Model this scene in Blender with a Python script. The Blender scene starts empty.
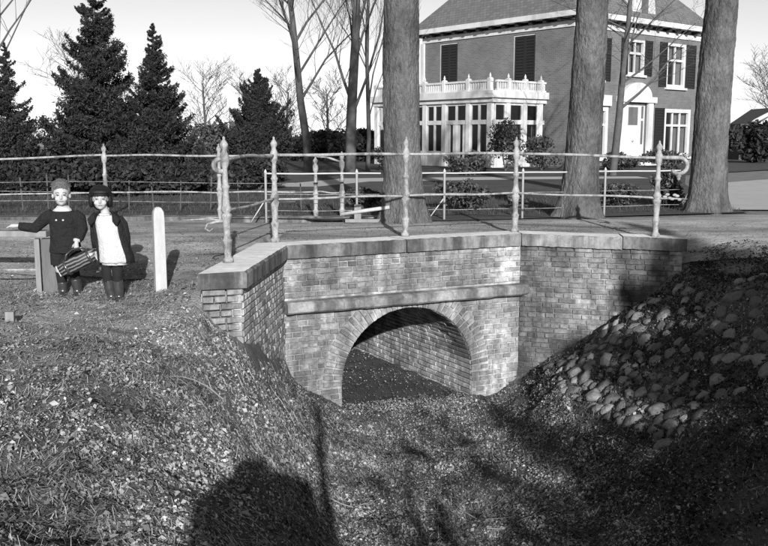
import bpy, bmesh, math, random
import numpy as np
from mathutils import Vector, Matrix
SC = bpy.context.scene
COL = SC.collection
R = math.radians
random.seed(7)
rng = np.random.default_rng(7)

# ------------------------------------------------------------------ camera, sky, sun, exposure
CAM_Z = 1.18
cd = bpy.data.cameras.new('camera'); cam = bpy.data.objects.new('camera', cd); COL.objects.link(cam)
cam.location = (0, 0, CAM_Z)
cam.rotation_euler = (R(90) - math.atan(135 / 900), 0, 0)
cd.sensor_width = 36; cd.lens = 900 / 768 * 36; cd.clip_start = .05; cd.clip_end = 3000
SC.camera = cam
SUN_EL = R(19.5)
SUN_H = Vector((-.14, .99)).normalized()          # the way the light travels, on the ground
W = bpy.data.worlds.new('World'); SC.world = W; W.use_nodes = True
nt = W.node_tree; nt.nodes.clear()
sky = nt.nodes.new('ShaderNodeTexSky'); sky.sky_type = 'NISHITA'; sky.sun_disc = False
sky.sun_elevation = SUN_EL; sky.sun_rotation = math.atan2(-SUN_H.x, -SUN_H.y)
sky.air_density = 1.0; sky.dust_density = .2; sky.ozone_density = 1.0
sep = nt.nodes.new('ShaderNodeRGBToBW')      # the picture has no hue
bg = nt.nodes.new('ShaderNodeBackground'); bg.inputs['Strength'].default_value = .088
wo = nt.nodes.new('ShaderNodeOutputWorld')
nt.links.new(sky.outputs[0], sep.inputs[0]); nt.links.new(sep.outputs[0], bg.inputs[0]); nt.links.new(bg.outputs[0], wo.inputs[0])
sd = bpy.data.lights.new('sun', 'SUN'); sun = bpy.data.objects.new('sun', sd); COL.objects.link(sun)
sd.energy = 4.6; sd.angle = R(.6); sd.color = (1, 1, 1)
SUN_D = Vector((SUN_H.x * math.cos(SUN_EL), SUN_H.y * math.cos(SUN_EL), -math.sin(SUN_EL)))
sun.rotation_euler = SUN_D.to_track_quat('-Z', 'Y').to_euler()
sun.location = (3, -20, 12)
SC.view_settings.view_transform = 'Standard'; SC.view_settings.look = 'None'
SC.view_settings.exposure = 0.5; SC.view_settings.gamma = 1.0; SC.view_settings.use_curve_mapping = False

# ------------------------------------------------------------------ materials (all grey: the photograph is black and white)
def mat(name, c, rough=.85, var=.35, scale=6, bump=.0, bscale=60, rnd=None, rvar=.3, stretch=(1, 1, 1), spec=.25, coords='pos', second=None, bdist=.02, stains=()):
    m = bpy.data.materials.new(name); m.use_nodes = True
    N = m.node_tree.nodes; Lk = m.node_tree.links
    b = N['Principled BSDF']; b.inputs['Roughness'].default_value = rough
    b.inputs['Specular IOR Level'].default_value = spec
    if coords == 'pos':
        g = N.new('ShaderNodeNewGeometry'); co = g.outputs['Position']
    else:
        g = N.new('ShaderNodeTexCoord'); co = g.outputs['Object']
    mp = N.new('ShaderNodeMapping'); mp.inputs['Scale'].default_value = stretch
    Lk.new(co, mp.inputs[0]); co = mp.outputs[0]
    def math_(op, a, bb):
        n = N.new('ShaderNodeMath'); n.operation = op
        for i, v in enumerate((a, bb)):
            if isinstance(v, (int, float)): n.inputs[i].default_value = v
            else: Lk.new(v, n.inputs[i])
        return n.outputs[0]
    def noise(s, d=5):
        n = N.new('ShaderNodeTexNoise'); n.inputs['Scale'].default_value = s; n.inputs['Detail'].default_value = d
        n.inputs['Roughness'].default_value = .62
        Lk.new(co, n.inputs['Vector']); return n.outputs['Fac']
    n1 = noise(scale)
    v = math_('MULTIPLY_ADD', n1, var * 4); v.node.inputs[2].default_value = 1 - var * 2
    if second:
        n2 = noise(second[0], 6)
        v2 = math_('MULTIPLY_ADD', n2, second[1] * 4); v2.node.inputs[2].default_value = 1 - second[1] * 2
        v = math_('MULTIPLY', v, v2)
    if rnd:
        if rnd == 'obj':
            o = N.new('ShaderNodeObjectInfo'); r = o.outputs['Random']
        else:
            o = N.new('ShaderNodeNewGeometry'); r = o.outputs['Random Per Island']
        v3 = math_('MULTIPLY_ADD', r, rvar * 2); v3.node.inputs[2].default_value = 1 - rvar
        v = math_('MULTIPLY', v, v3)
    for sc_, lo, hi, st_, p0, p1 in stains:
        mq = N.new('ShaderNodeMapping'); mq.inputs['Scale'].default_value = st_; Lk.new(g.outputs['Position' if coords == 'pos' else 'Object'], mq.inputs[0])
        nq = N.new('ShaderNodeTexNoise'); nq.inputs['Scale'].default_value = sc_; nq.inputs['Detail'].default_value = 7; nq.inputs['Roughness'].default_value = .65; Lk.new(mq.outputs[0], nq.inputs['Vector'])
        rq = N.new('ShaderNodeMapRange'); rq.interpolation_type = 'SMOOTHSTEP'; rq.inputs[1].default_value = p0; rq.inputs[2].default_value = p1; rq.inputs[3].default_value = lo; rq.inputs[4].default_value = hi; Lk.new(nq.outputs['Fac'], rq.inputs[0])
        v = math_('MULTIPLY', v, rq.outputs[0])
    v = math_('MULTIPLY', v, c)
    v = math_('MAXIMUM', v, .006); v = math_('MINIMUM', v, .85)
    Lk.new(v, b.inputs['Base Color'])
    if bump:
        bn = noise(bscale, 4)
        bm = N.new('ShaderNodeBump'); bm.inputs['Strength'].default_value = bump; bm.inputs['Distance'].default_value = bdist
        Lk.new(bn, bm.inputs['Height']); Lk.new(bm.outputs[0], b.inputs['Normal'])
    m['val'] = c
    return m

M = {}
M['sand'] = mat('sandy_road', .34, .95, .22, 1.3, .9, 30, second=(30, .28), stains=((.55, .6, 1.15, (.5, 1.6, 1), .36, .6), (7, .8, 1.12, (.25, 1, 1), .4, .6)))
M['ground'] = mat('soil', .11, .95, .35, 2.2, 1.0, 38, second=(30, .45), bdist=.06)
M['bed'] = mat('ditch_soil', .06, .95, .35, 3, .6, 50)
M['lawn'] = mat('lawn_turf', .075, .95, .35, 1.2, .6, 80, second=(14, .3))
M['path'] = mat('pale_gravel', .42, .95, .12, 2, .3, 60)
STN = ((1.15, .6, 1.25, (1, 1, .6), .36, .62), (5.0, .68, 1.12, (1, 1, .12), .36, .56), (3.6, .95, 1.4, (1, 1, .7), .48, .66))
BK = dict(rough=.92, var=.34, scale=14, bump=1.0, bscale=60, rvar=.32, second=(3.5, .3), bdist=.012, stains=STN)
M['brick'] = mat('old_brick', .27, rnd='obj', **BK)
M['brick_rest'] = mat('old_brick_joined', .27, rnd='island', **BK)
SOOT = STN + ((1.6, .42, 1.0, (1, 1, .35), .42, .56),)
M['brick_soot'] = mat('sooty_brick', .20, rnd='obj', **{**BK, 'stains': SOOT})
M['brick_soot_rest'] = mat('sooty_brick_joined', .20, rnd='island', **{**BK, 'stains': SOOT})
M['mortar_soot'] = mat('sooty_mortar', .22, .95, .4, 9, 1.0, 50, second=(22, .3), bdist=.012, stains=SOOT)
M['mortar'] = mat('lime_mortar', .36, .95, .4, 9, 1.0, 50, second=(22, .3), bdist=.012, stains=STN)
M['coping'] = mat('weathered_skylit_stone', .72, .9, .2, 2.5, .5, 60, second=(11, .2), bdist=.006)  # weathered pale stone, raised further to put sky light into the colour
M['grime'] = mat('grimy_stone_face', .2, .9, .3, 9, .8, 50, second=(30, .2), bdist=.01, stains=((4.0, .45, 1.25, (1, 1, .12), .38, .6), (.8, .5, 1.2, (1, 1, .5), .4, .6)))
M['ledge'] = mat('stained_stone', .24, .9, .28, 6, .8, 50, second=(24, .2), bdist=.01, stains=((3.0, .45, 1.3, (1, 1, .3), .38, .62),))
M['iron'] = mat('painted_iron', .27, .7, .25, 14, .3, 70, second=(60, .3), spec=.35, bdist=.006, stains=((9, .45, 1.15, (1, 1, .5), .36, .56),))
M['white_iron'] = mat('white_painted_iron', .46, .6, .12, 12, spec=.4)
M['bark'] = mat('beech_bark', .115, .95, .36, 30, 1.0, 26, stretch=(1, 1, .45), second=(9, .3), bdist=.07, stains=((1.6, .6, 1.25, (1, 1, .6), .36, .62),))
M['bark_far'] = mat('dark_bark', .085, .95, .3, 6, .3, 40)
M['twig_far'] = mat('far_twigs', .08, .95, .2, 3)
M['wood'] = mat('grey_timber', .22, .85, .25, 6, .5, 50, stretch=(3, 3, .5), bdist=.006)
M['wood_dark'] = mat('dark_timber', .12, .85, .3, 6, .6, 50, stretch=(3, 3, .5), second=(2, .3), bdist=.008)
M['wood_white'] = mat('white_painted_timber', .42, .7, .12, 9, .3, 60, stretch=(2, 2, .5), second=(30, .1), bdist=.004)
M['needles'] = mat('conifer_needles', .028, .8, .4, 1.6, rnd='island', rvar=.6)
M['leaves'] = mat('evergreen_leaves', .06, .6, .4, 3, rnd='island', rvar=.6, spec=.4)
M['litter'] = mat('fallen_leaves', .25, .85, .3, 1.5, rnd='island', rvar=.8, second=(.7, .3), spec=.2, stains=((1.4, .45, 1.15, (1, 1, 1), .36, .58),))
M['cover'] = mat('dark_ground_cover', .028, .8, .3, 3, rnd='island', rvar=.7)
M['straw'] = mat('dead_grass', .24, .9, .3, 2, rnd='island', rvar=.6)
M['grass'] = mat('grass_blades', .06, .9, .3, 2, rnd='island', rvar=.5)
M['stone'] = mat('field_stone', .17, .9, .35, 12, .9, 30, rnd='obj', rvar=.5, second=(40, .25), bdist=.02)
M['house_white'] = mat('white_house_paint', .56, .7, .08, 3, stains=((1.5, .78, 1.05, (1, 1, .25), .38, .56),))
M['slate'] = None
M['shutter'] = mat('dark_shutter_paint', .02, .5, .1, 4)
M['curtain'] = mat('white_curtain', .5, .9, .15, 6)
M['room'] = mat('dark_room', .012, .9, .1, 2)
M['skin'] = mat('skin', .40, .6, .06, 20, spec=.3)
M['hair_boy'] = mat('fair_hair', .12, .7, .35, 60, .6, 140)
M['hair_girl'] = mat('black_hair', .012, .5, .2, 60, .3, 120)
M['wool'] = mat('dark_wool', .017, .95, .25, 40, 1.0, 16, bdist=.05)
M['cotton'] = mat('white_cotton', .50, .9, .1, 12, .8, 18, bdist=.03)
M['stocking'] = mat('dark_stocking', .014, .9, .2, 40)
M['boot'] = mat('polished_leather', .035, .3, .3, 20, spec=1.0)
M['eye'] = mat('dark_eye', .09, .4, .05, 5)
M['lips'] = mat('lips', .2, .6, .05, 5)

def house_brick():
    m = bpy.data.materials.new('far_brickwork'); m.use_nodes = True
    N = m.node_tree.nodes; Lk = m.node_tree.links; b = N['Principled BSDF']; b.inputs['Roughness'].default_value = .9
    tc = N.new('ShaderNodeTexCoord'); mp = N.new('ShaderNodeMapping'); Lk.new(tc.outputs['UV'], mp.inputs[0])
    br = N.new('ShaderNodeTexBrick'); br.inputs['Scale'].default_value = 1
    br.inputs['Brick Width'].default_value = .22; br.inputs['Row Height'].default_value = .075; br.inputs['Mortar Size'].default_value = .008
    br.inputs['Color1'].default_value = (.125, .125, .125, 1); br.inputs['Color2'].default_value = (.095, .095, .095, 1); br.inputs['Mortar'].default_value = (.17, .17, .17, 1)
    Lk.new(mp.outputs[0], br.inputs['Vector'])
    n = N.new('ShaderNodeTexNoise'); n.inputs['Scale'].default_value = .9; n.inputs['Detail'].default_value = 6
    Lk.new(mp.outputs[0], n.inputs['Vector'])
    k = N.new('ShaderNodeMath'); k.operation = 'MULTIPLY_ADD'; k.inputs[1].default_value = 1.1; k.inputs[2].default_value = .5
    Lk.new(n.outputs['Fac'], k.inputs[0])
    mx = N.new('ShaderNodeMix'); mx.data_type = 'RGBA'; mx.blend_type = 'MULTIPLY'; mx.inputs[0].default_value = 1
    Lk.new(br.outputs['Color'], mx.inputs[6]); Lk.new(k.outputs[0], mx.inputs[7]); Lk.new(mx.outputs[2], b.inputs['Base Color'])
    return m
def slate():
    m = bpy.data.materials.new('roof_slates'); m.use_nodes = True
    N = m.node_tree.nodes; Lk = m.node_tree.links; b = N['Principled BSDF']; b.inputs['Roughness'].default_value = .7
    tc = N.new('ShaderNodeTexCoord')
    br = N.new('ShaderNodeTexBrick'); br.inputs['Scale'].default_value = 1
    br.inputs['Brick Width'].default_value = .2; br.inputs['Row Height'].default_value = .17; br.inputs['Mortar Size'].default_value = .012
    br.inputs['Color1'].default_value = (.12, .12, .12, 1); br.inputs['Color2'].default_value = (.17, .17, .17, 1); br.inputs['Mortar'].default_value = (.08, .08, .08, 1)
    Lk.new(tc.outputs['UV'], br.inputs['Vector'])
    Lk.new(br.outputs['Color'], b.inputs['Base Color'])
    return m
M['slate'] = slate(); M['house_brick'] = house_brick()
g_ = bpy.data.materials.new('window_glass'); g_.use_nodes = True
b_ = g_.node_tree.nodes['Principled BSDF']; b_.inputs['Base Color'].default_value = (.02, .02, .02, 1); b_.inputs['Roughness'].default_value = .06
b_.inputs['Transmission Weight'].default_value = .0; b_.inputs['Alpha'].default_value = .35
M['glass'] = g_

# ------------------------------------------------------------------ mesh helpers
def tag(o, label=None, cat=None, group=None, kind=None):
    if label: o['label'] = label
    if cat: o['category'] = cat
    if group: o['group'] = group
    if kind: o['kind'] = kind
    return o
def empty(name, loc=(0, 0, 0), rz=0):
    o = bpy.data.objects.new(name, None); COL.objects.link(o); o.location = loc; o.rotation_euler = (0, 0, rz); o.empty_display_size = .1
    return o
def link(name, me, parent=None, m=None):
    if m is not None and len(me.materials) == 0: me.materials.append(m)
    o = bpy.data.objects.new(name, me); COL.objects.link(o); o.parent = parent
    return o
def np_mesh(name, v, q):
    v = np.asarray(v, np.float32); q = np.asarray(q, np.int32); k = q.shape[1]
    me = bpy.data.meshes.new(name); me.vertices.add(len(v)); me.vertices.foreach_set('co', v.ravel())
    me.loops.add(q.size); me.loops.foreach_set('vertex_index', q.ravel())
    me.polygons.add(len(q)); me.polygons.foreach_set('loop_start', np.arange(0, q.size, k, dtype=np.int32))
    me.update(calc_edges=True); me.validate()
    return me
def copy_tree(o, parent=None):
    c = o.copy(); COL.objects.link(c); c.parent = parent
    for ch in list(o.children): copy_tree(ch, c)
    return c

class MB:
    def __init__(s): s.v = []; s.f = []
    def add(s, vs, fs):
        k = len(s.v); s.v += [tuple(p) for p in vs]; s.f += [tuple(i + k for i in f) for f in fs]; return s
    def box(s, c, d, rz=0, mtx=None):
        x, y, z = d[0] / 2, d[1] / 2, d[2] / 2
        vs = [Vector((a * x, b * y, e * z)) for a in (-1, 1) for b in (-1, 1) for e in (-1, 1)]
        mt = mtx if mtx is not None else Matrix.Rotation(rz, 3, 'Z')
        vs = [mt @ p + Vector(c) for p in vs]
        return s.add(vs, [(0, 1, 3, 2), (4, 6, 7, 5), (0, 4, 5, 1), (2, 3, 7, 6), (0, 2, 6, 4), (1, 5, 7, 3)])
    def rings(s, rs, cap=True, closed=True):
        n = len(rs[0]); k = len(s.v)
        for r in rs: s.v += [tuple(p) for p in r]
        for i in range(len(rs) - 1):
            for j in range(n if closed else n - 1):
                a = k + i * n + j; b = k + i * n + (j + 1) % n
                s.f.append((a, b, b + n, a + n))
        if cap:
            s.f.append(tuple(k + j for j in range(n))[::-1]); s.f.append(tuple(k + (len(rs) - 1) * n + j for j in range(n)))
        return s
    def tube(s, pts, rad, n=8, cap=True):
        pts = [Vector(p) for p in pts]
        if isinstance(rad, (int, float)): rad = [rad] * len(pts)
        rs = []; ref = None
        for i, p in enumerate(pts):
            t = (pts[min(i + 1, len(pts) - 1)] - pts[max(i - 1, 0)])
            t = t.normalized() if t.length > 1e-9 else Vector((0, 0, 1))
            if ref is None: ref = Vector((1, 0, 0)) if abs(t.x) < .8 else Vector((0, 1, 0))
            a = (ref - t * ref.dot(t)).normalized(); b = t.cross(a); ref = a
            rs.append([p + (a * math.cos(q) + b * math.sin(q)) * rad[i] for q in [2 * math.pi * j / n for j in range(n)]])
        return s.rings(rs, cap)
    def lathe(s, prof, c=(0, 0, 0), n=14):
        return s.rings([[(c[0] + r * math.cos(2 * math.pi * j / n), c[1] + r * math.sin(2 * math.pi * j / n), c[2] + z) for j in range(n)] for r, z in prof])
    def loft(s, rr, n=18):                        # (cx, cy, z, rx, ry)
        return s.rings([[(x + a * math.cos(2 * math.pi * j / n), y + b * math.sin(2 * math.pi * j / n), z) for j in range(n)] for x, y, z, a, b in rr])
    def ball(s, c, r, n=12, m=8):
        if isinstance(r, (int, float)): r = (r, r, r)
        rs = []
        for i in range(m + 1):
            th = math.pi * (i + .02) / (m + .04)
            rs.append([(c[0] + r[0] * math.sin(th) * math.cos(2 * math.pi * j / n), c[1] + r[1] * math.sin(th) * math.sin(2 * math.pi * j / n), c[2] - r[2] * math.cos(th)) for j in range(n)])
        return s.rings(rs)
    def prism(s, poly, z0, z1):
        n = len(poly)
        return s.add([(p[0], p[1], z0) for p in poly] + [(p[0], p[1], z1) for p in poly],
                     [tuple(range(n))[::-1], tuple(range(n, 2 * n))] + [(i, (i + 1) % n, n + (i + 1) % n, n + i) for i in range(n)])
    def mesh(s, name, smooth=False):
        me = bpy.data.meshes.new(name); me.from_pydata(s.v, [], s.f); me.update()
        if smooth:
            me.polygons.foreach_set('use_smooth', [True] * len(me.polygons))
        return me
    def build(s, name, m, parent=None, smooth=False, bevel=0):
        me = s.mesh(name, smooth)
        bm = bmesh.new(); bm.from_mesh(me); bmesh.ops.recalc_face_normals(bm, faces=bm.faces); bm.to_mesh(me); bm.free()
        o = link(name, me, parent, m)
        if bevel:
            md = o.modifiers.new('bevel', 'BEVEL'); md.width = bevel; md.segments = 2; md.limit_method = 'ANGLE'; md.angle_limit = R(40)
        return o

def vnoise(x, y, seed=0):
    def h(i, j):
        q = np.sin(i * 127.1 + j * 311.7 + seed * 74.7) * 43758.5453
        return q - np.floor(q)
    i = np.floor(x); j = np.floor(y); u = x - i; v = y - j
    u = u * u * (3 - 2 * u); v = v * v * (3 - 2 * v)
    return (h(i, j) * (1 - u) + h(i + 1, j) * u) * (1 - v) + (h(i, j + 1) * (1 - u) + h(i + 1, j + 1) * u) * v

# ------------------------------------------------------------------ terrain: road level, ditch, banks
P0, P1, P2, P3, P4 = [np.array(p) for p in ((-1.65, 7.83), (-1.23, 7.96), (-1.07, 9.91), (1.72, 11.18), (3.62, 10.66))]
ST = {
    -3.0: ([-4, .6, 1.5, 3.2, 4.2, 7, 9], [-.45, -.42, -.8, -1.9, -2.05, -1.2, -.5]),
    0.0: ([-4, .3, 1.2, 2.6, 3.6, 5.6, 7], [-.45, -.42, -.8, -1.9, -2.05, -1.1, -.4]),
    3.0: ([-4, -1, 0, 1, 2, 3, 4, 5], [-.45, -.46, -.66, -1.4, -2.05, -1.95, -1.3, -.5]),
    5.0: ([-4, -1.7, -.9, .1, 1, 2, 3, 4, 4.8], [-.42, -.5, -.84, -1.75, -2.1, -2.02, -1.45, -.75, -.4]),
    6.8: ([-4, -2, -1.3, -.3, .7, 1.6, 2.6, 3.5, 4.4], [-.38, -.42, -.84, -1.85, -2.1, -2.05, -1.55, -.9, -.4]),
    8.0: ([-4, -2.2, -1.68, -1.21, -.5, .5, 1.4, 2.4, 3.4, 4.2], [-.37, -.34, -.28, -.70, -1.9, -2.08, -2.05, -1.55, -.85, -.38]),
    9.0: ([-4, -2.2, -1.62, -1.50, -1.13, -.5, .5, 1.3, 2.2, 3.2, 4.0], [-.27, -.24, -.17, -.25, -1.24, -1.98, -2.08, -2.05, -1.6, -.82, -.36]),
    10.1: ([-4, -1.5, -1.4, -1.06, -.48, .4, 1.3, 1.7, 2.0, 3.1, 3.65, 4.5], [-.12, -.10, -.3, -1.5, -2.03, -2.08, -2.03, -1.88, -1.62, -.80, -.40, -.18]),
    11.2: ([-4, -1.5, -1.4, -1.06, -.48, .4, 1.3, 1.7, 2.0, 3.1, 3.65, 4.5], [-.06, -.06, -.3, -1.5, -2.03, -2.08, -2.03, -1.92, -1.64, -.80, -.26, -.1]),
    12.2: ([-4, 3.3, 4.5], [-.05, -.05, -.06]),
}
SY = sorted(ST)
def wall_y(x):
    m1 = (P3[1] - P2[1]) / (P3[0] - P2[0]); m2 = (P4[1] - P3[1]) / (P4[0] - P3[0])
    return np.where(x < P3[0], P2[1] + (x - P2[0]) * m1, P3[1] + (x - P3[0]) * m2)
def top(x, y):
    return -.045 + .012 * np.sin(x * .7 + 1) + .01 * np.sin(y * .9)
def G(x, y, rough=True):
    x = np.asarray(x, float); y = np.asarray(y, float)
    cols = np.array([np.interp(x, *ST[s]) for s in SY])
    yy = np.clip(y, SY[0], SY[-1])
    idx = np.clip(np.searchsorted(SY, yy) - 1, 0, len(SY) - 2)
    s0 = np.array(SY)[idx]; s1 = np.array(SY)[idx + 1]; t = (yy - s0) / (s1 - s0)
    a = np.take_along_axis(cols, idx[None], 0)[0]; b = np.take_along_axis(cols, (idx + 1)[None], 0)[0]
    z = a * (1 - t) + b * t
    k = np.clip((y - 11.2) / 1.0, 0, 1); z = np.where(y > 11.2, z * (1 - k) + top(x, y) * k, z)
    behind = (x > -1.3) & (x < 3.5) & (y > wall_y(x) + .2)
    z = np.where(behind, top(x, y), z)
    if rough:
        amp = np.clip((-.18 - z) / .3, .12, 1) * (y < 12.5)
        z = z + amp * ((vnoise(x * 2.1, y * 2.1, 1) - .5) * .12 + (vnoise(x * 5.5, y * 5.5, 2) - .5) * .07 + (vnoise(x * 14, y * 14, 3) - .5) * .035)
    return z
xs = np.unique(np.concatenate([[-900, -400, -200, -120, -80, -50, -35, -25, -18, -13, -10, -8], np.arange(-6.5, 7, .06), [7.5, 8, 9, 10, 12, 15, 20, 28, 40, 60, 90, 150, 300, 900]]))
ys = np.unique(np.concatenate([[-300, -100, -40, -20, -12, -8, -5, -4], np.arange(-3, 12.6, .06), np.arange(12.8, 16, .4), [17, 18, 20, 23, 27, 32, 40, 50, 70, 100, 160, 300, 800, 2000]]))
X, Y = np.meshgrid(xs, ys); Z = G(X, Y)
nx, ny = len(xs), len(ys)
idx = np.arange(nx * ny).reshape(ny, nx)
Q = np.stack([idx[:-1, :-1], idx[:-1, 1:], idx[1:, 1:], idx[1:, :-1]], -1).reshape(-1, 4)
fx = ((xs[:-1] + xs[1:]) / 2)[None].repeat(ny - 1, 0).ravel(); fy = ((ys[:-1] + ys[1:]) / 2)[:, None].repeat(nx - 1, 1).ravel()
DIR = (P3 - P2); WL = float(np.linalg.norm(DIR)); DIR = DIR / WL; NRM = np.array([DIR[1], -DIR[0]])   # out of the wall, towards the ditch
tu = (fx - P2[0]) * DIR[0] + (fy - P2[1]) * DIR[1]; td = -((fx - P2[0]) * NRM[0] + (fy - P2[1]) * NRM[1])
ARC_U, ARC_R, SPR = .50 * WL, .875, -1.70
AX = np.array([-.50, .866]); AX /= np.linalg.norm(AX)            # the culvert runs off askew, back and to the left
AXN = float(-np.dot(AX, NRM)); AXD = float(np.dot(AX, DIR))
tu = tu - np.clip(td, 0, 9) * AXD / AXN
hole = (np.abs(tu - ARC_U) < ARC_R + .12) & (td > .04) & (td < 6.4)
me = np_mesh('ground', np.stack([X, Y, Z], -1).reshape(-1, 3), Q[~hole]); me.polygons.foreach_set('use_smooth', [True] * len(me.polygons))
zz_ = G(X, Y, False); sand_ = np.clip((zz_ + .72) / .34 + (vnoise(X * 1.7, Y * 1.7, 31) - .5) * .9 + (vnoise(X * 6, Y * 6, 32) - .5) * .5, 0, 1) * np.where(X < 0, np.clip((Y - 5.2) / 2.2, 0, 1), .55 * np.clip((Y - 8.5) / 1.5, 0, 1))
at_ = me.attributes.new('sand', 'FLOAT', 'POINT'); at_.data.foreach_set('value', sand_.astype(np.float32).ravel())
ground = tag(link('ground', me, None, M['ground']), kind='structure')
N_ = M['ground'].node_tree.nodes; L_ = M['ground'].node_tree.links; pb = N_['Principled BSDF']; src = pb.inputs['Base Color'].links[0].from_socket
aa = N_.new('ShaderNodeAttribute'); aa.attribute_name = 'sand'; mx_ = N_.new('ShaderNodeMath'); mx_.operation = 'MULTIPLY_ADD'; mx_.inputs[1].default_value = 2.2; mx_.inputs[2].default_value = 1
L_.new(aa.outputs['Fac'], mx_.inputs[0]); mm_ = N_.new('ShaderNodeMath'); mm_.operation = 'MULTIPLY'; L_.new(src, mm_.inputs[0]); L_.new(mx_.outputs[0], mm_.inputs[1]); L_.new(mm_.outputs[0], pb.inputs['Base Color'])
def w2(u, d, z):                                   # main wall frame: along, into the wall, up
    p = P2 + DIR * u + (AX * d if d > 0 else -NRM * d); return (p[0], p[1], z)
m = MB(); bu = np.linspace(ARC_U - 1.0, ARC_U + 1.0, 30); bd = np.linspace(-.12, 6.5, 60)
for d in bd:
    for u in bu:
        p = w2(u, d, 0); m.v.append((p[0], p[1], -2.075 + .05 * (float(vnoise(np.float64(u * 6), np.float64(d * 6), 4)) - .5) + .05 * abs(u - ARC_U) ** 2))
for i in range(59):
    for j in range(29): a = i * 30 + j; m.f.append((a, a + 1, a + 31, a + 30))
tag(m.build('ditch_bed', M['bed'], None, True), kind='structure')
# road sheet behind the coping and round to the children's corner
rx = np.concatenate([np.array([-60, -40, -25, -15, -11, -9]), np.arange(-8, 8, .1), np.array([8.5, 9, 10, 12, 15, 20, 30, 45, 60])])
def road_near(x):
    yn = np.interp(x, [-60, -6, -3.2, -2.3, -1.75, -1.48, -1.40, -1.28], [10.2, 9.9, 9.15, 8.95, 8.5, 8.3, 8.4, 10.15])
    yn = np.where(x > -1.28, wall_y(np.clip(x, -1.28, 3.45)) + .24, yn)
    return np.where(x > 3.45, np.interp(x, [3.45, 3.8, 4.6, 7, 60], [float(wall_y(np.array(3.45))) + .24, 10.7, 10.1, 9.6, 9]), yn)
yn = road_near(rx) + (vnoise(rx * 3, rx * 0, 5) - .5) * .12 * ((rx < -1.7) | (rx > 3.6))
yf = np.interp(rx, [-60, -8, -1, 1, 6, 8, 60], [13.3, 13.5, 13.1, 13.0, 14.5, 14.6, 15])
T = np.linspace(0, 1, 46)[:, None]
RX = rx[None].repeat(46, 0); RY = yn * (1 - T) + yf * T; RZ = np.maximum(G(RX, RY, False), np.where((RX > -1.4) & (RX < 3.55), top(RX, RY), -9)) + .012 + .012 * (vnoise(RX * 4, RY * 4, 8) - .5)
ii = np.arange(46 * len(rx)).reshape(46, len(rx))
me = np_mesh('road', np.stack([RX, RY, RZ], -1).reshape(-1, 3), np.stack([ii[:-1, :-1], ii[:-1, 1:], ii[1:, 1:], ii[1:, :-1]], -1).reshape(-1, 4))
me.polygons.foreach_set('use_smooth', [True] * len(me.polygons))
tag(link('road', me, None, M['sand']), kind='structure')
def sheet(name, poly, z, m):
    mb = MB(); mb.add([(x, y, z) for x, y in poly], [tuple(range(len(poly)))]); return tag(mb.build(name, m), kind='structure')
sheet('lawn', [(-120, 13.6), (-8, 13.75), (-1.2, 13.55), (-.9, 13.3), (1, 13.25), (6, 14.75), (6.1, 17), (8, 24), (10, 30), (16, 36), (60, 80), (-120, 120)], -.024, M['lawn'])
sheet('garden_path', [(-3.2, 22.5), (-1.7, 22.5), (-.4, 25.2), (4.0, 26.5), (8, 27.2), (8, 28.6), (3.6, 28.2), (-1.2, 27.2)], -.019, M['path'])
sheet('drive', [(5.0, 15.3), (9.5, 14.9), (14, 15.6), (19, 22), (27, 44), (25, 46), (15, 30), (8, 23.4)], -.017, M['path'])

# ------------------------------------------------------------------ the bridge
bridge = tag(empty('brick_bridge', (.3, 10.9, -2.05)), 'old brick arch bridge with stone coping over the leaf-filled ditch', 'bridge')
def child(o, p):                                   # keep world placement under an Empty that is moved
    o.parent = p; o.matrix_parent_inverse = p.matrix_world.inverted() if p.parent is None and p.type == 'EMPTY' else Matrix(); return o
bpy.context.view_layer.update()
bridge_off = Vector((.3, 10.9, -2.05))
def bpart(mb, name, m, parent=None, smooth=False, bevel=0):
    mb.v = [(a - bridge_off.x, b - bridge_off.y, c - bridge_off.z) for a, b, c in mb.v]
    return mb.build(name, m, parent or bridge, smooth, bevel)
WSET = .05                                         # walls stand behind the coping's edge
def off_line(A, B, d):
    D = (B - A) / np.linalg.norm(B - A); n = np.array([D[1], -D[0]]); return A - n * d, B - n * d
def isect(a, b, c, d):
    r = b - a; s = d - c; t = ((c - a)[0] * s[1] - (c - a)[1] * s[0]) / (r[0] * s[1] - r[1] * s[0]); return a + r * t
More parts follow.
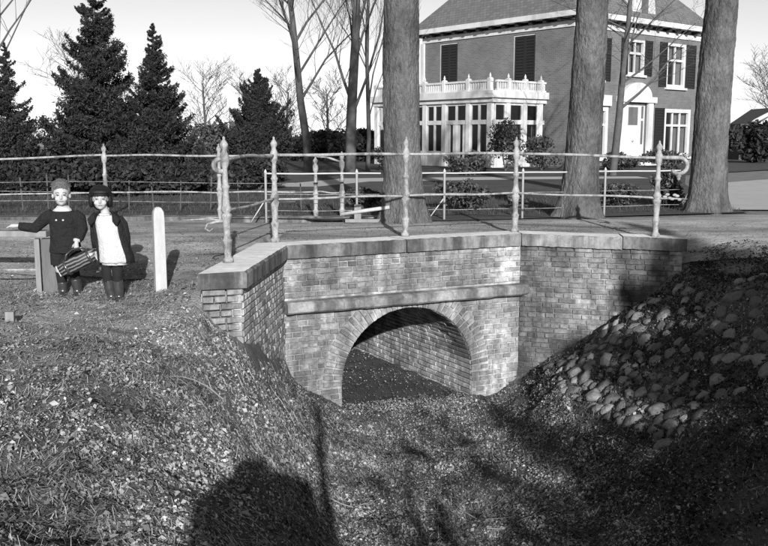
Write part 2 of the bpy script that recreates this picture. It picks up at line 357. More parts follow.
# front lines of the three walls, set back
l1 = off_line(P1, P2, WSET); l2 = off_line(P2, P3, WSET); l3 = off_line(P3, P4, WSET)
W2_ = isect(*l1, *l2); W3_ = isect(*l2, *l3)
e0 = off_line(P0, P1, WSET); W1_ = isect(*e0, *l1)
W0_ = e0[0] + (P1 - P0) / np.linalg.norm(P1 - P0) * WSET
W4_ = l3[1] - (P4 - P3) / np.linalg.norm(P4 - P3) * WSET
bricks = []                                        # (center, X axis, Y axis(into wall), Z axis, length, height, wall)
BH, BL, JT = .052, .210, .013
def lay(A, B, ztop, zbot, wall, skip=None, tilt=0):
    L = float(np.linalg.norm(B - A)); D = (B - A) / L; n = np.array([D[1], -D[0]])
    c = 0; z = ztop
    while z - BH > zbot:
        u = -random.uniform(0, .02) - (BL / 2 if c % 2 else 0) - (.05 if c % 4 > 1 else 0)
        k = 0
        while u < L:
            ln = BL if (c % 2 == 0) else (BL - JT) / 2
            if random.random() < .06: ln = (BL - JT) / 2 if ln == BL else BL
            a = max(u, .002); b = min(u + ln, L - .002)
            zc = z - BH / 2
            if skip: segs = skip(a, b, zc)
            else: segs = [(a, b)]
            for a2, b2 in segs:
                if b2 - a2 < .03: continue
                um = (a2 + b2) / 2; p = A + D * um
                g = float(G(np.array(p[0] + n[0] * .1), np.array(p[1] + n[1] * .1), False))
                if zc < g - .14: continue
                bricks.append((Vector((p[0], p[1], zc)), Vector((D[0], D[1], 0)), Vector((-n[0], -n[1], 0)), Vector((0, 0, 1)), b2 - a2, BH, wall))
            u += ln + JT
        z -= BH + JT; c += 1
ZC = -.15                                           # underside of the coping
RO = ARC_R + .235
AU = float(np.dot(P2 + DIR * ARC_U - W2_, DIR))     # arch centre along the set-back line
def skip_main(a, b, z):
    if -.79 < z < -.62: return []
    if z > -.62: return [(a, b)]
    h = math.sqrt(max(0, RO ** 2 - (z - SPR) ** 2)) if z > SPR else ARC_R
    if z > SPR and h < ARC_R and z < SPR + .05: h = ARC_R
    lo, hi = AU - h - JT * (z > SPR), AU + h + JT * (z > SPR)
    out = []
    if a < lo: out.append((a, min(b, lo)))
    if b > hi: out.append((max(a, hi), b))
    return out
lay(W2_, W3_, ZC - .012, -2.2, 'main', skip_main)
lay(W1_, W2_, ZC - .012, -1.9, 'left')
lay(W3_, W4_, ZC - .012, -2.15, 'right')
lay(W0_, W1_, ZC - .012, -1.1, 'end')
def w3(u, d, z):
    p = W2_ + DIR * u - NRM * d; return Vector((p[0], p[1], z))
nr = 41
for i in range(nr):
    th = math.pi * (i + .5) / nr
    rad = Vector((DIR[0] * math.cos(th), DIR[1] * math.cos(th), math.sin(th)))
    tan = Vector((-DIR[0] * math.sin(th), -DIR[1] * math.sin(th), math.cos(th)))
    ro = RO
    zlim = -.772
    if SPR + RO * math.sin(th) > zlim: ro = max(ARC_R + .03, (zlim - SPR) / math.sin(th))
    ln = ro - ARC_R
    rc = (ro + ARC_R) / 2
    c = w3(AU + rc * math.cos(th), 0, SPR + rc * math.sin(th))
    if ln > .17:                                     # two pieces, one brick and a half
        a = .105 if i % 2 else ln - .116
        for (s0, s1) in ((0, a), (a + JT, ln)):
            rc2 = ARC_R + (s0 + s1) / 2
            bricks.append((w3(AU + rc2 * math.cos(th), -.003, SPR + rc2 * math.sin(th)), rad, Vector((-NRM[0], -NRM[1], 0)), tan, s1 - s0, BH * .98, 'arch'))
    else:
        bricks.append((w3(AU + rc * math.cos(th), -.003, SPR + rc * math.sin(th)), rad, Vector((-NRM[0], -NRM[1], 0)), tan, ln, BH * .98, 'arch'))
# right-hand inside of the vault
ax = Vector((AX[0], AX[1], 0)); sx_ = Vector((AX[1], -AX[0], 0))
def wv(u, d, z):
    p = W2_ + DIR * u + AX * d; return Vector((p[0], p[1], z))
s = 0; c = 0
while True:
    leg = SPR + 2.14
    zc = -2.14 + s + BH / 2
    if zc < SPR:
        pos = lambda d: wv(AU + ARC_R, d, zc); zz = Vector((0, 0, 1)); yy = sx_
    else:
        th = (zc - SPR) / ARC_R
        if th > 1.75: break
        pos = lambda d: wv(AU + ARC_R * math.cos(th), d, SPR + ARC_R * math.sin(th))
        yy = (sx_ * math.cos(th) + Vector((0, 0, math.sin(th)))).normalized(); zz = ax.cross(yy) * -1; zz = zz if zz.z > 0 else -zz
    d = .26 + (.11 if c % 2 else 0)
    bricks.append((pos((.02 + d - JT) / 2), ax, yy, zz, d - JT - .02, BH, 'vault'))
    while d < 5.2:
        ln = BL if random.random() > .1 else .1
        bricks.append((pos(d + ln / 2), ax, yy, zz, ln, BH, 'vault')); d += ln + JT
    s += BH + JT; c += 1

WALLS = {}
def slab(A, B, zt, zb, name, th=.4):
    n = (B - A) / np.linalg.norm(B - A); n = np.array([n[1], -n[0]])
    a = A - n * .012; b = B - n * .012
    mb = MB().prism([a, b, b - n * th, a - n * th], zb, zt)
    return mb
# mortar bodies of the walls
def main_wall():
    mb = MB(); zt = ZC - .002; zb = -2.4; f = .012
    ths = [math.pi * i / 40 for i in range(41)]
    arc = [(AU + ARC_R * math.cos(t), SPR + ARC_R * math.sin(t)) for t in ths][::-1]
    prof = [(AU - ARC_R, zb)] + arc + [(AU + ARC_R, zb)]
    # face strips
    def quad(a, b, c, d): mb.add([w3(p[0], f, p[1]) for p in (a, b, c, d)], [(0, 1, 2, 3)])
    quad((-.1, zb), (AU - ARC_R, zb), (AU - ARC_R, zt), (-.1, zt))
    Lw = float(np.linalg.norm(W3_ - W2_))
    quad((AU + ARC_R, zb), (Lw + .05, zb), (Lw + .05, zt), (AU + ARC_R, zt))
    for (a, b) in zip(arc[:-1], arc[1:]): quad(a, b, (b[0], zt), (a[0], zt))
    # vault surface
    g = .012
    arc2 = [(AU - (ARC_R + g), zb)] + [(AU + (ARC_R + g) * math.cos(t), SPR + (ARC_R + g) * math.sin(t)) for t in ths][::-1] + [(AU + (ARC_R + g), zb)]
    for a, b in zip(arc2[:-1], arc2[1:]):
        mb.add([w3(a[0], f, a[1]), w3(b[0], f, b[1]), wv(b[0], 6.2, b[1]), wv(a[0], 6.2, a[1])], [(0, 1, 2, 3)])
    mb.add([wv(AU - 1.2, 6.18, zb), wv(AU + 1.2, 6.18, zb), wv(AU + 1.2, 6.18, -.2), wv(AU - 1.2, 6.18, -.2)], [(0, 1, 2, 3)])  # unseen end panel, added to keep light out of the culvert's far end
    # cover over the top so no light leaks in
    mb.add([w3(.3, .02, -.16), w3(Lw, .02, -.16), wv(Lw, 6.4, -.16), wv(.3, 6.4, -.16)], [(0, 1, 2, 3)])
    return mb
WALLS['main'] = bpart(main_wall(), 'main_wall', M['mortar'])
WALLS['left'] = bpart(slab(W1_, W2_, ZC - .004, -2.2, 'w', .37), 'wing_wall', M['mortar'])
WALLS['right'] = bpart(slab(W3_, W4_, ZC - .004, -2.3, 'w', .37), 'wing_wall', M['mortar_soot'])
WALLS['left']['label'] = 'sunlit wing wall beside the sandy bank'; WALLS['right']['label'] = 'wing wall stained dark above the field stones'
WALLS['end'] = WALLS['left']; WALLS['arch'] = WALLS['main']; WALLS['vault'] = WALLS['main']
def template(L, seed):
    r = random.Random(seed); y0, y1 = -.004, .05; i = .006
    j = lambda a: r.uniform(-a, a)
    x, h = L / 2, BH / 2
    vs = [(sx * x + j(.002), y1, sz * h + j(.0015)) for sx, sz in ((-1, -1), (1, -1), (1, 1), (-1, 1))]
    vs += [(sx * x + j(.002), y0 + i * .8, sz * h + j(.002)) for sx, sz in ((-1, -1), (1, -1), (1, 1), (-1, 1))]
    vs += [(sx * (x - i) + j(.003), y0 - .004 + j(.002), sz * (h - i) + j(.002)) for sx, sz in ((-1, -1), (1, -1), (1, 1), (-1, 1))]
    fs = [(8, 9, 10, 11)] + [(a, (a + 1) % 4, (a + 1) % 4 + 4, a + 4) for a in range(4)] + [(a + 4, (a + 1) % 4 + 4, (a + 1) % 4 + 8, a + 8) for a in range(4)]
    return vs, fs
TPL = {k: [template(L, s_ + i * 9) for i in range(6)] for k, L, s_ in (('s', BL, 10), ('h', (BL - JT) / 2, 90))}
TME = {}
for k in TPL:
    TME[k] = []
    for v, f in TPL[k]:
        mb = MB(); mb.add(v, f); me = mb.mesh('brick'); me.materials.append(M['brick']); TME[k].append(me)
def area(b):
    c, xa, ya, za, L, h, w = b; d = c - Vector((0, 0, CAM_Z)); cos = abs(d.normalized().dot(ya))
    if w == 'vault': cos *= .6
    return L * h * cos / d.length_squared
bricks.sort(key=area, reverse=True)
rest = MB(); rmat = []
TSO = {}
for k in TME:
    TSO[k] = []
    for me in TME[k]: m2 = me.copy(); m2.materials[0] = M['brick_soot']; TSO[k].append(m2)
for i, b in enumerate(bricks):
    c, xa, ya, za, L, h, w = b
    k = 's' if L > .13 else 'h'; Lt = BL if k == 's' else (BL - JT) / 2
    q = random.randrange(6)
    mt = Matrix((xa * (L / Lt), ya, za * (h / BH))).transposed().to_4x4()
    out = random.uniform(-.004, .006) + (.01 if random.random() < .05 and w != 'arch' else 0)
    rot = Matrix.Rotation(random.uniform(-.008, .008), 4, 'Y')
    mt = Matrix.Translation(c - bridge_off + ya * (out)) @ mt @ rot
    if i < 300:
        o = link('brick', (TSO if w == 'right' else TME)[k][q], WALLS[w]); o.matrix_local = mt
    else:
        v, f = TPL[k][q]; rest.add([mt @ Vector(p) for p in v], f); rmat += [1 if w == 'right' else 0] * len(f)
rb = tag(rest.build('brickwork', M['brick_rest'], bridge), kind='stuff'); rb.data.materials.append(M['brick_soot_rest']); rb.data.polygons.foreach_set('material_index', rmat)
# coping slabs
back = .42
c1 = (P0, P0 + (P2 - P1) * 2); c2 = off_line(P2, P3, back); c3 = off_line(P3, P4, back)
Q2 = isect(*c1, *c2); Q3 = isect(*c2, *c3); Q4 = c3[1]
def coping(front, rear, z0=ZC, z1=0.0, dz=0):
    mb = MB(); n = 34
    rs = []
    for i in range(n + 1):
        t = i / n; a = front[0] * (1 - t) + front[1] * t; b = rear[0] * (1 - t) + rear[1] * t
        e = lambda s_: random.uniform(-s_, s_)
        dzz = dz * t; dn = (b - a) / np.linalg.norm(b - a)
        rs.append([(a[0], a[1], z0 + dzz + e(.004)), (a[0] + e(.003), a[1] + e(.003), z1 - .02 + dzz + e(.006) - (.018 if random.random() < .08 else 0)), (a[0] + dn[0] * .022, a[1] + dn[1] * .022, z1 + dzz + e(.003)),
                   (b[0] - dn[0] * .01, b[1] - dn[1] * .01, z1 + dzz - .004), (b[0], b[1], z0 + dzz)])
    mb.rings(rs); return mb
def lerp(a, b, t): return a * (1 - t) + b * t
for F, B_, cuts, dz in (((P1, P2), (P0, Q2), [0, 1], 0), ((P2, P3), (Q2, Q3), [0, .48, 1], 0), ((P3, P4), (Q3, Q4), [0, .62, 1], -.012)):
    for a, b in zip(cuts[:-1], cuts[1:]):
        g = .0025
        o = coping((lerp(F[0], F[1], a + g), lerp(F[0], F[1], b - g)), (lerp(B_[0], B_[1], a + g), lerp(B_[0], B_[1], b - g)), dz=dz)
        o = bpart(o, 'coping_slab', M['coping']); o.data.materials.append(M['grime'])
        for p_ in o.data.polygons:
            if p_.normal.z < .93: p_.material_index = 1  # grimy sides; rounded edge joins them, its sun highlight toned down by colour
# string course over the arch
mb = MB(); rs = []
Lw = float(np.linalg.norm(W3_ - W2_))
for i in range(31):
    u = .0 + (Lw + .17) * i / 30; k = 1 if i < 29 else (.75 if i == 29 else .35); e = random.uniform(-.004, .004)
    rs.append([w3(u, .03, -.775), w3(u, -.10 * k + e, -.772 + e + (1 - k) * .02), w3(u, -.125 * k + e, -.75), w3(u, -.125 * k - e, -.665 + e), w3(u, -.09 * k, -.64 - (1 - k) * .02), w3(u, .03, -.632)])
mb.rings(rs); bpart(mb, 'string_course', M['ledge'])

# ------------------------------------------------------------------ iron railings
def post_profile(h=1.2, k=1.0):
    return [(.048 * k, 0), (.05 * k, .035), (.034 * k, .05), (.03 * k, .07), (.036 * k, .16), (.042 * k, .2), (.046 * k, .215), (.033 * k, .235), (.03 * k, .26), (.036 * k, .4), (.046 * k, .44), (.048 * k, .46), (.03 * k, .48),
            (.046 * k, .5), (.046 * k, .52), (.034 * k, .55), (.025 * k, .68), (.032 * k, .71), (.04 * k, .725), (.026 * k, .75), (.022 * k, .9), (.036 * k, .935), (.04 * k, .96), (.04 * k, 1.02), (.026 * k, 1.05),
            (.022 * k, 1.075), (.034 * k, 1.1), (.036 * k, 1.125), (.022 * k, 1.15), (.01 * k, 1.17), (.014 * k, h - .015), (.002, h)]
rail = tag(empty('iron_railing', (0, 0, 0)), 'ornate iron railing with turned posts standing on the stone coping', 'railing')
POS = {'A': (-1.5, 8.58), 'B': (-1.25, 10.29), 'C': (.26, 10.9), 'D': (1.67, 11.44), 'E': (3.31, 10.93)}
pm = MB().lathe(post_profile()).mesh('post', True); pm.materials.append(M['iron'])
for k, (x, y) in POS.items():
    o = link('post', pm, rail); o.location = (x, y, -.012 if k == 'E' else -.002)
    o.scale = (1.1, 1.1, 1.0 if k != 'E' else .97); o.rotation_euler = (random.uniform(-.01, .01), random.uniform(-.012, .012), random.random())
def wavy(a, b, n=12, amp=.006):
    a = Vector(a); b = Vector(b); ph = random.random() * 6
    return [a.lerp(b, i / n) + Vector((0, 0, amp * math.sin(ph + 7 * i / n))) for i in range(n + 1)]
K = list(POS)
for a, b in zip(K[:-1], K[1:]):
    (xa, ya), (xb, yb) = POS[a], POS[b]; ze = -.045 if b == 'E' else 0
    MB().tube(wavy((xa, ya, .99), (xb, yb, .99 + ze), amp=.012 if a == 'A' else .004), .017, 8).build('rail', M['iron'], rail, True)
    MB().tube(wavy((xa, ya, .49), (xb, yb, .49 + ze * .6)), .013, 8).build('rail', M['iron'], rail, True)
def scroll(name, base, dx, dy, r, lead, parent, rad=.017, drop=True):
    b = Vector(base); d = Vector((dx, dy, 0)).normalized(); pts = [b, b + d * lead * .5, b + d * lead]
    c = b + d * lead + Vector((0, 0, -r))
    for i in range(1, 13):
        t = R(20 * i); pts.append(c + (d * math.sin(t) + Vector((0, 0, math.cos(t)))) * r)
    mb = MB().tube(pts, [rad] * (len(pts) - 2) + [rad * .9, rad * .7], 8)
    if drop:
        e = c + Vector((0, 0, -r)); mb.lathe([(.004, 0), (.03, -.02), (.034, -.03), (.02, -.045), (.024, -.06), (.006, -.085)], e, 10)
    return mb.build(name, M['iron'], parent, True)
scroll('scroll', (3.31, 10.93, .945), .98, -.2, .095, .24, rail, .025)
scroll('scroll', (-1.5, 8.58, .985), -.95, -.25, .06, .05, rail, .024, False)
MB().tube([(3.31, 10.93, .455), (3.5, 10.9, .455), (3.66, 10.87, .452)], [.012, .012, .006], 8).build('rail_end', M['iron'], rail, True)
mb = MB()
for i in range(7):
    t = i * .9; mb.ball((3.4 + .035 * i * .8, 10.91 - .005 * i, .475 + .03 * math.sin(t * 2)), (.03, .012, .018), 8, 5)
mb.build('leaf_scroll', M['iron'], rail, True)
mb = MB().tube([(-1.5, 8.58, .4), (-1.6, 8.55, .39), (-1.68, 8.53, .37), (-1.7, 8.52, .33), (-1.66, 8.53, .30), (-1.63, 8.53, .33)], [.014, .013, .012, .011, .01, .006], 8)
mb.tube([(-1.55, 8.56, .4), (-1.66, 8.54, .42), (-1.9, 8.5, .41)], [.01, .009, .006], 8)
mb.build('rail_end', M['iron'], rail, True)
far = tag(empty('iron_railing', (0, 0, 0)), 'weathered iron railing across the road behind the two children', 'railing')
FP = [(-7.4, 13.8, 1.1), (-4.24, 13.74, 1.0), (-2.48, 13.62, 1.0), (-1.04, 13.74, .84), (-.64, 13.74, .9)]
for i, (x, y, s_) in enumerate(FP):
    o = link('post', pm, far); o.location = (x, y, -.1); o.scale = (1.05, 1.05, s_)
for z, r_ in ((.92, .017), (.37, .013)):
    for (a, b), (da, db) in zip(zip(FP[:-1], FP[1:]), ((-.1, 0), (0, 0), (0, 0), (0, -.09 if z > .5 else -.02))):
        MB().tube(wavy((a[0], a[1], z + da), (b[0], b[1], z + db), amp=.008), r_, 6).build('rail', M['iron'], far, True)
tag(MB().box((-4.0, 13.76, -.05), (8.0, .3, .1)).build('far_kerb', M['grime'], None, bevel=.015), 'low weathered stone kerb under the far railing', 'kerb')
# white garden fence
wf = tag(empty('garden_fence', (0, 0, 0)), 'thin white iron garden fence in front of the lawn', 'fence')
WP = [(-1.73, 13.2), (-.4, 13.28), (.9, 13.45), (2.1, 13.66), (3.45, 14.1), (4.75, 14.5)]
for i, (x, y) in enumerate(WP[:-1]):
    MB().lathe([(.019, 0), (.019, .74), (.025, .745), (.005, .79)], (x, y, -.06), 8).build('post', M['white_iron'], wf, True)
for a, b in zip(WP[:-1], WP[1:]):
    MB().tube(wavy((a[0], a[1], .665), (b[0], b[1], .665), amp=.003), .0125, 6).build('rail', M['white_iron'], wf, True)
for x, y, dx in ((-1.73, 13.2, -.22), (.9, 13.45, -.25)):
    MB().tube([(x, y, .3), (x + dx, y - .02, -.04)], .009, 6).build('brace', M['white_iron'], wf, True)
for z in (.12, .36):
    for a, b in zip(WP[:-1], WP[1:]):
        MB().tube(wavy((a[0], a[1], z), (b[0], b[1], z), amp=.004), .0045, 5).build('wire', M['iron'], wf, True)
tag(MB().lathe([(.03, 0), (.03, .6), (.01, .63)], (5.57, 14.85, -.06), 8).build('stake', M['white_iron'], None, True), 'slim white stake right beside the big leaning trunk', 'stake')
lb = tag(empty('low_barrier', (-.38, 13.0, -.05)), 'low wooden beam on a stub post beside the middle tree trunk', 'barrier')
MB().box((0, 0, .14), (.1, .1, .28)).build('stub_post', M['wood'], lb, bevel=.008)
MB().tube([(-.24, -.02, .14), (.12, -.08, .2), (.46, -.12, .25)], .028, 8).build('beam', M['wood_white'], lb, True)
MB().box((.12, -.07, .05), (.6, .03, .05)).build('lower_beam', M['wood'], lb, bevel=.006)
# iron picket wire along the far verge
vf = tag(empty('verge_fence', (0, 0, 0)), 'thin wire fence on dark stakes along the verge under the conifers', 'fence')
for i in range(14):
    x = -7.6 + i * .47 + random.uniform(-.1, .1)
    MB().tube([(x, 15.2, -.05), (x + random.uniform(-.03, .03), 15.2, .5 + random.uniform(-.08, .08))], .012, 5).build('stake', M['bark_far'], vf)
for z in (.12, .28, .44):
    MB().tube(wavy((-7.8, 15.2, z), (-1.5, 15.2, z), 20, .015), .004, 4).build('wire', M['iron'], vf)

# ------------------------------------------------------------------ posts near the children
wp = MB(); k = .062
wp.add([], [])
rs = []
for z, r_ in ((0, .056), (.06, .054), (.74, .052), (.80, .048), (.835, .03), (.845, .01)):
    rs.append([(a * r_, b * r_, z) for a, b in ((-1, -1), (1, -1), (1, 1), (-1, 1))])
wp.rings(rs); o = wp.build('white_post', M['wood_white'], None, bevel=.008)
o.location = (-2.14, 8.51, -.36); o.rotation_euler = (.0, .0, R(24)); o.scale = (1, 1, 1.06)
tag(o, 'white painted square wooden post with rounded top beside the girl', 'post')
wb = tag(empty('wooden_barrier', (-3.28, 8.66, -.36)), 'low grey wooden barrier with a flat top rail under the boy\'s hand', 'barrier')
MB().box((.035, 0, .28), (.135, .12, .6), R(14)).build('post', M['wood_dark'], wb, bevel=.008)
MB().box((-.07, -.02, .29), (.05, .1, .58), R(14)).build('side_plank', M['wood'], wb, bevel=.006)
MB().box((-1.2, .0, .63), (2.5, .15, .06), R(-1)).build('top_rail', M['wood'], wb, bevel=.008)
MB().tube([(-2.4, .05, .25), (-.1, .02, .27)], .012, 6).build('rod', M['iron'], wb)
MB().box((-2.3, .0, .28), (.13, .12, .6), R(8)).build('post', M['wood_dark'], wb, bevel=.008)
sm = MB(); sm.rings([[(a * .036, b * .036, z) for a, b in ((-1, -1), (1, -1), (1, 1), (-1, 1))] for z in (0, .1, .15)])
o = sm.build('stump_post', M['wood'], None, bevel=.006); o.location = (-3.17, 7.48, -.42); o.rotation_euler = (0, .04, R(12))
tag(o, 'short pale stub post casting a small shadow on bare ground', 'post')

# ------------------------------------------------------------------ house
def hp(u, v, z): return Vector((7.8 - .64 * u + .768 * v, 38 + .768 * u + .64 * v, z))
house = tag(empty('brick_villa', tuple(hp(0, 0, -.05))), 'two-storey brick villa with white conservatory, shutters and slate hipped roof', 'house')
HO = hp(0, 0, -.05)
LL, RR, ZE = 9.2, 9.6, 6.0
def hpart(mb, name, m, parent=None, smooth=False):
    mb.v = [tuple(Vector(p) - HO) for p in mb.v]
    return mb.build(name, m, parent or house, smooth)
def uvplane(o, scale=1):
    me = o.data; uv = me.uv_layers.new(name='UV')
    for p in me.polygons:
        n = p.normal
        t = Vector((-n.y, n.x, 0)); t = t.normalized() if t.length > .01 else Vector((1, 0, 0)); b = n.cross(t)
        for li in p.loop_indices:
            c = me.vertices[me.loops[li].vertex_index].co; uv.data[li].uv = (c.dot(t), c.dot(b))
    return o
def hbox(mb, u0, u1, v0, v1, z0, z1):
    vs = [hp(u, v, z) for u in (u0, u1) for v in (v0, v1) for z in (z0, z1)]
    return mb.add(vs, [(0, 1, 3, 2), (4, 6, 7, 5), (0, 4, 5, 1), (2, 3, 7, 6), (0, 2, 6, 4), (1, 5, 7, 3)])
def wall_with_holes(axis, length, holes, name, th=.3):
    # vertical wall on u=.. (axis 'v': the right facade at u=0; axis 'u': the left facade at v=0)
    mb = MB(); xs_ = sorted({0, length} | {h[0] for h in holes} | {h[1] for h in holes}); zs = sorted({-.2, ZE} | {h[2] for h in holes} | {h[3] for h in holes})
    P = (lambda s_, d, z: hp(s_, d, z)) if axis == 'u' else (lambda s_, d, z: hp(d, s_, z))
    for a, b in zip(xs_[:-1], xs_[1:]):
        for c, d in zip(zs[:-1], zs[1:]):
            if any(h[0] <= a and b <= h[1] and h[2] <= c and d <= h[3] for h in holes): continue
            mb.add([P(a, 0, c), P(b, 0, c), P(b, 0, d), P(a, 0, d)], [(0, 1, 2, 3)])
    for a, b, c, d in holes:
        for (s0, z0), (s1, z1) in (((a, c), (b, c)), ((b, c), (b, d)), ((b, d), (a, d)), ((a, d), (a, c))):
            mb.add([P(s0, 0, z0), P(s1, 0, z1), P(s1, th, z1), P(s0, th, z0)], [(0, 1, 2, 3)])
    return uvplane(hpart(mb, name, M['house_brick'])), P
holesL = [(6.8, 8.0, 3.4, 5.62), (2.05, 3.3, 3.4, 5.62)]
wl, PL = wall_with_holes('u', LL, holesL, 'wall')
holesR = [(1.5, 2.0, 3.62, 5.4), (3.75, 5.0, 3.95, 5.46), (6.75, 8.3, 3.5, 5.5), (3.55, 5.35, -.15, 2.75), (6.75, 8.95, .3, 2.52), (1.1, 2.5, .3, 2.5)]
wr, PR = wall_with_holes('v', RR, holesR, 'wall')
mb = MB(); hbox(mb, LL - .02, LL, .02, RR, -.2, ZE); hbox(mb, 0.02, LL - .03, RR - .02, RR - .002, -.2, ZE); uvplane(hpart(mb, 'wall', M['house_brick']))
mb = MB(); hbox(mb, .9, LL - .4, .9, RR - .4, -.2, ZE); hpart(mb, 'interior', M['room'])
# cornice: frieze board, soffit, gutter
mb = MB(); hbox(mb, -.05, LL, -.05, -.01, 5.72, 5.96); hbox(mb, -.05, -.01, -.05 + .045, RR, 5.722, 5.958); hpart(mb, 'frieze', M['house_white'])
mb = MB(); ov = .45
for u0, u1, v0, v1 in ((-ov, LL + ov, -ov, -ov + .12), (-ov, -ov + .12, -ov + .121, RR + ov), (LL + ov - .12, LL + ov, -ov + .121, RR + ov)): hbox(mb, u0, u1, v0, v1, 6.1, 6.32)
hpart(mb, 'gutter', M['house_white'])
mb = MB(); hbox(mb, -ov + .1, LL + ov - .1, -ov + .1, RR + ov - .1, 6.11, 6.16); hpart(mb, 'soffit', M['house_white'])
for i in range(13):
    u = -.3 + i * .78; mb = MB(); hbox(mb, u, u + .16, -ov + .13, -.011, 5.965, 6.108); hpart(mb, 'bracket', M['shutter'])
for i in range(13):
    v = .35 + i * .76; mb = MB(); hbox(mb, -ov + .13, -.011, v, v + .16, 5.965, 6.108); hpart(mb, 'bracket', M['shutter'])
mb = MB(); a = hp(-ov, -ov, 6.325); b = hp(LL + ov, -ov, 6.325); c = hp(LL + ov, RR + ov, 6.325); d = hp(-ov, RR + ov, 6.325)
e = hp(4.6, 3.8, 11.4); f = hp(4.6, 5.8, 11.4)
mb.add([a, b, c, d, e, f], [(0, 1, 4), (1, 2, 5, 4), (2, 3, 5), (3, 0, 4, 5), (3, 2, 1, 0)])
roof = uvplane(hpart(mb, 'roof', M['slate']))
mb = MB(); hbox(mb, 3.0, 3.9, 6.9, 7.7, 8.4, 12.2); hpart(mb, 'chimney', M['house_white'], roof)
# dormer over the door
mb = MB(); hbox(mb, -.12, 1.6, 3.95, 5.35, 6.34, 7.4); dm = hpart(mb, 'dormer', M['house_white'], roof)
mb = MB()
mb.add([hp(-.15, 3.45, 6.34), hp(-.15, 5.85, 6.34), hp(-.15, 5.5, 6.6), hp(-.15, 5.36, 7.4), hp(-.15, 3.94, 7.4), hp(-.15, 3.8, 6.6), hp(.1, 3.45, 6.34), hp(.1, 5.85, 6.34), hp(.1, 5.5, 6.6), hp(.1, 5.36, 7.4), hp(.1, 3.94, 7.4), hp(.1, 3.8, 6.6)],
       [(0, 1, 2, 3, 4, 5)] + [(i, i + 6, (i + 1) % 6 + 6, (i + 1) % 6) for i in range(6)])
hpart(mb, 'dormer_front', M['house_white'], roof)
mb = MB(); hbox(mb, -.17, -.151, 4.4, 4.9, 6.5, 7.3); hpart(mb, 'dormer_pane', M['glass'], roof)
mb = MB()
rs = []
for i in range(9):
    t = math.pi * i / 8; rs.append([hp(-.25, 4.65 - .85 * math.cos(t), 7.4 + .5 * math.sin(t)), hp(1.8, 4.65 - .85 * math.cos(t), 7.4 + .5 * math.sin(t))])
for q0, q1 in zip(rs[:-1], rs[1:]): mb.add([q0[0], q0[1], q1[1], q1[0]], [(0, 1, 2, 3)])
mb.add([r_[0] for r_ in rs], [tuple(range(9))]); hpart(mb, 'dormer_hood', M['house_white'], roof)
# windows
def window(P, a, b, c, d, cross=True, vbar=None, hbar=None, curtain=None, frame=.09, sill=True, dep=.12, glass='glass'):
    fr = MB()
    def bx(s0, s1, z0, z1, d0, d1): 
        vs = [P(s_, q, z) for s_ in (s0, s1) for q in (d0, d1) for z in (z0, z1)]
        fr.add(vs, [(0, 1, 3, 2), (4, 6, 7, 5), (0, 4, 5, 1), (2, 3, 7, 6), (0, 2, 6, 4), (1, 5, 7, 3)])
    bx(a, a + frame, c, d, dep - .12, dep + .04); bx(b - frame, b, c, d, dep - .12, dep + .04); bx(a + frame, b - frame, d - frame, d, dep - .118, dep + .04); bx(a + frame, b - frame, c, c + frame, dep - .118, dep + .04)
    for t in vbar or []: s_ = a + (b - a) * t; bx(s_ - .035, s_ + .035, c + frame, d - frame, dep - .06, dep + .035)
    for t in hbar or []: z = c + (d - c) * t; bx(a + frame, b - frame, z - .05, z + .05, dep - .062, dep + .034)
    w = hpart(fr, 'window', M['house_white'])
    if sill:
        fr = MB(); bx(a - .08, b + .08, c - .1, c - .003, -.12, dep); hpart(fr, 'sill', M['house_white'], w)
    vb = [0] + sorted(vbar or []) + [1]; hb = [0] + sorted(hbar or []) + [1]
    for t0, t1 in zip(vb[:-1], vb[1:]):
        for q0, q1 in zip(hb[:-1], hb[1:]):
            fr = MB(); bx(a + (b - a) * t0 + .04, a + (b - a) * t1 - .04, c + (d - c) * q0 + .04, c + (d - c) * q1 - .04, dep, dep + .012); hpart(fr, 'pane', M[glass], w)
    for t0, t1, q0, q1 in curtain or []:
        fr = MB(); n = 24; s0, s1 = a + (b - a) * t0, a + (b - a) * t1; z0, z1 = c + (d - c) * q0, c + (d - c) * q1
        for i in range(n + 1):
            s_ = s0 + (s1 - s0) * i / n; dd = dep + .12 + .03 * math.sin(i * 1.9)
            fr.v += [tuple(P(s_, dd, z0)), tuple(P(s_, dd, z1))]
        fr.f += [(2 * i, 2 * i + 2, 2 * i + 3, 2 * i + 1) for i in range(n)]
        hpart(fr, 'curtain', M['curtain'], w, True)
    return w
def shutter(P, a, b, c, d):
    mb = MB()
    def bx(s0, s1, z0, z1, d0, d1):
        vs = [P(s_, q, z) for s_ in (s0, s1) for q in (d0, d1) for z in (z0, z1)]
        mb.add(vs, [(0, 1, 3, 2), (4, 6, 7, 5), (0, 4, 5, 1), (2, 3, 7, 6), (0, 2, 6, 4), (1, 5, 7, 3)])
    bx(a, a + .07, c, d, -.06, -.012); bx(b - .07, b, c, d, -.06, -.012)
    n = int((d - c) / .12)
    for i in range(n):
        z = c + (d - c) * i / n; bx(a + .07, b - .07, z + .01, z + .1, -.05, -.02)
    bx(a + .07, b - .07, c, d, -.022, -.012)
    hpart(mb, 'shutter', M['shutter'])
for h in holesL: window(PL, *h, frame=.06, glass='glass', dep=.16)
for a, b, c, d in holesL:
    for q0, q1 in ((a + .05, (a + b) / 2 - .006), ((a + b) / 2 + .006, b - .05)): shutter(lambda s_, q, z: PL(s_, q + .09, z), q0, q1, c + .03, d - .06)
window(PR, *holesR[0], vbar=[], hbar=[.6], curtain=[(.05, .95, .02, .98)], frame=.1)
window(PR, *holesR[1], vbar=[.5], hbar=[.62], curtain=[(.06, .46, .03, .97), (.56, .95, .03, .97)], frame=.1)
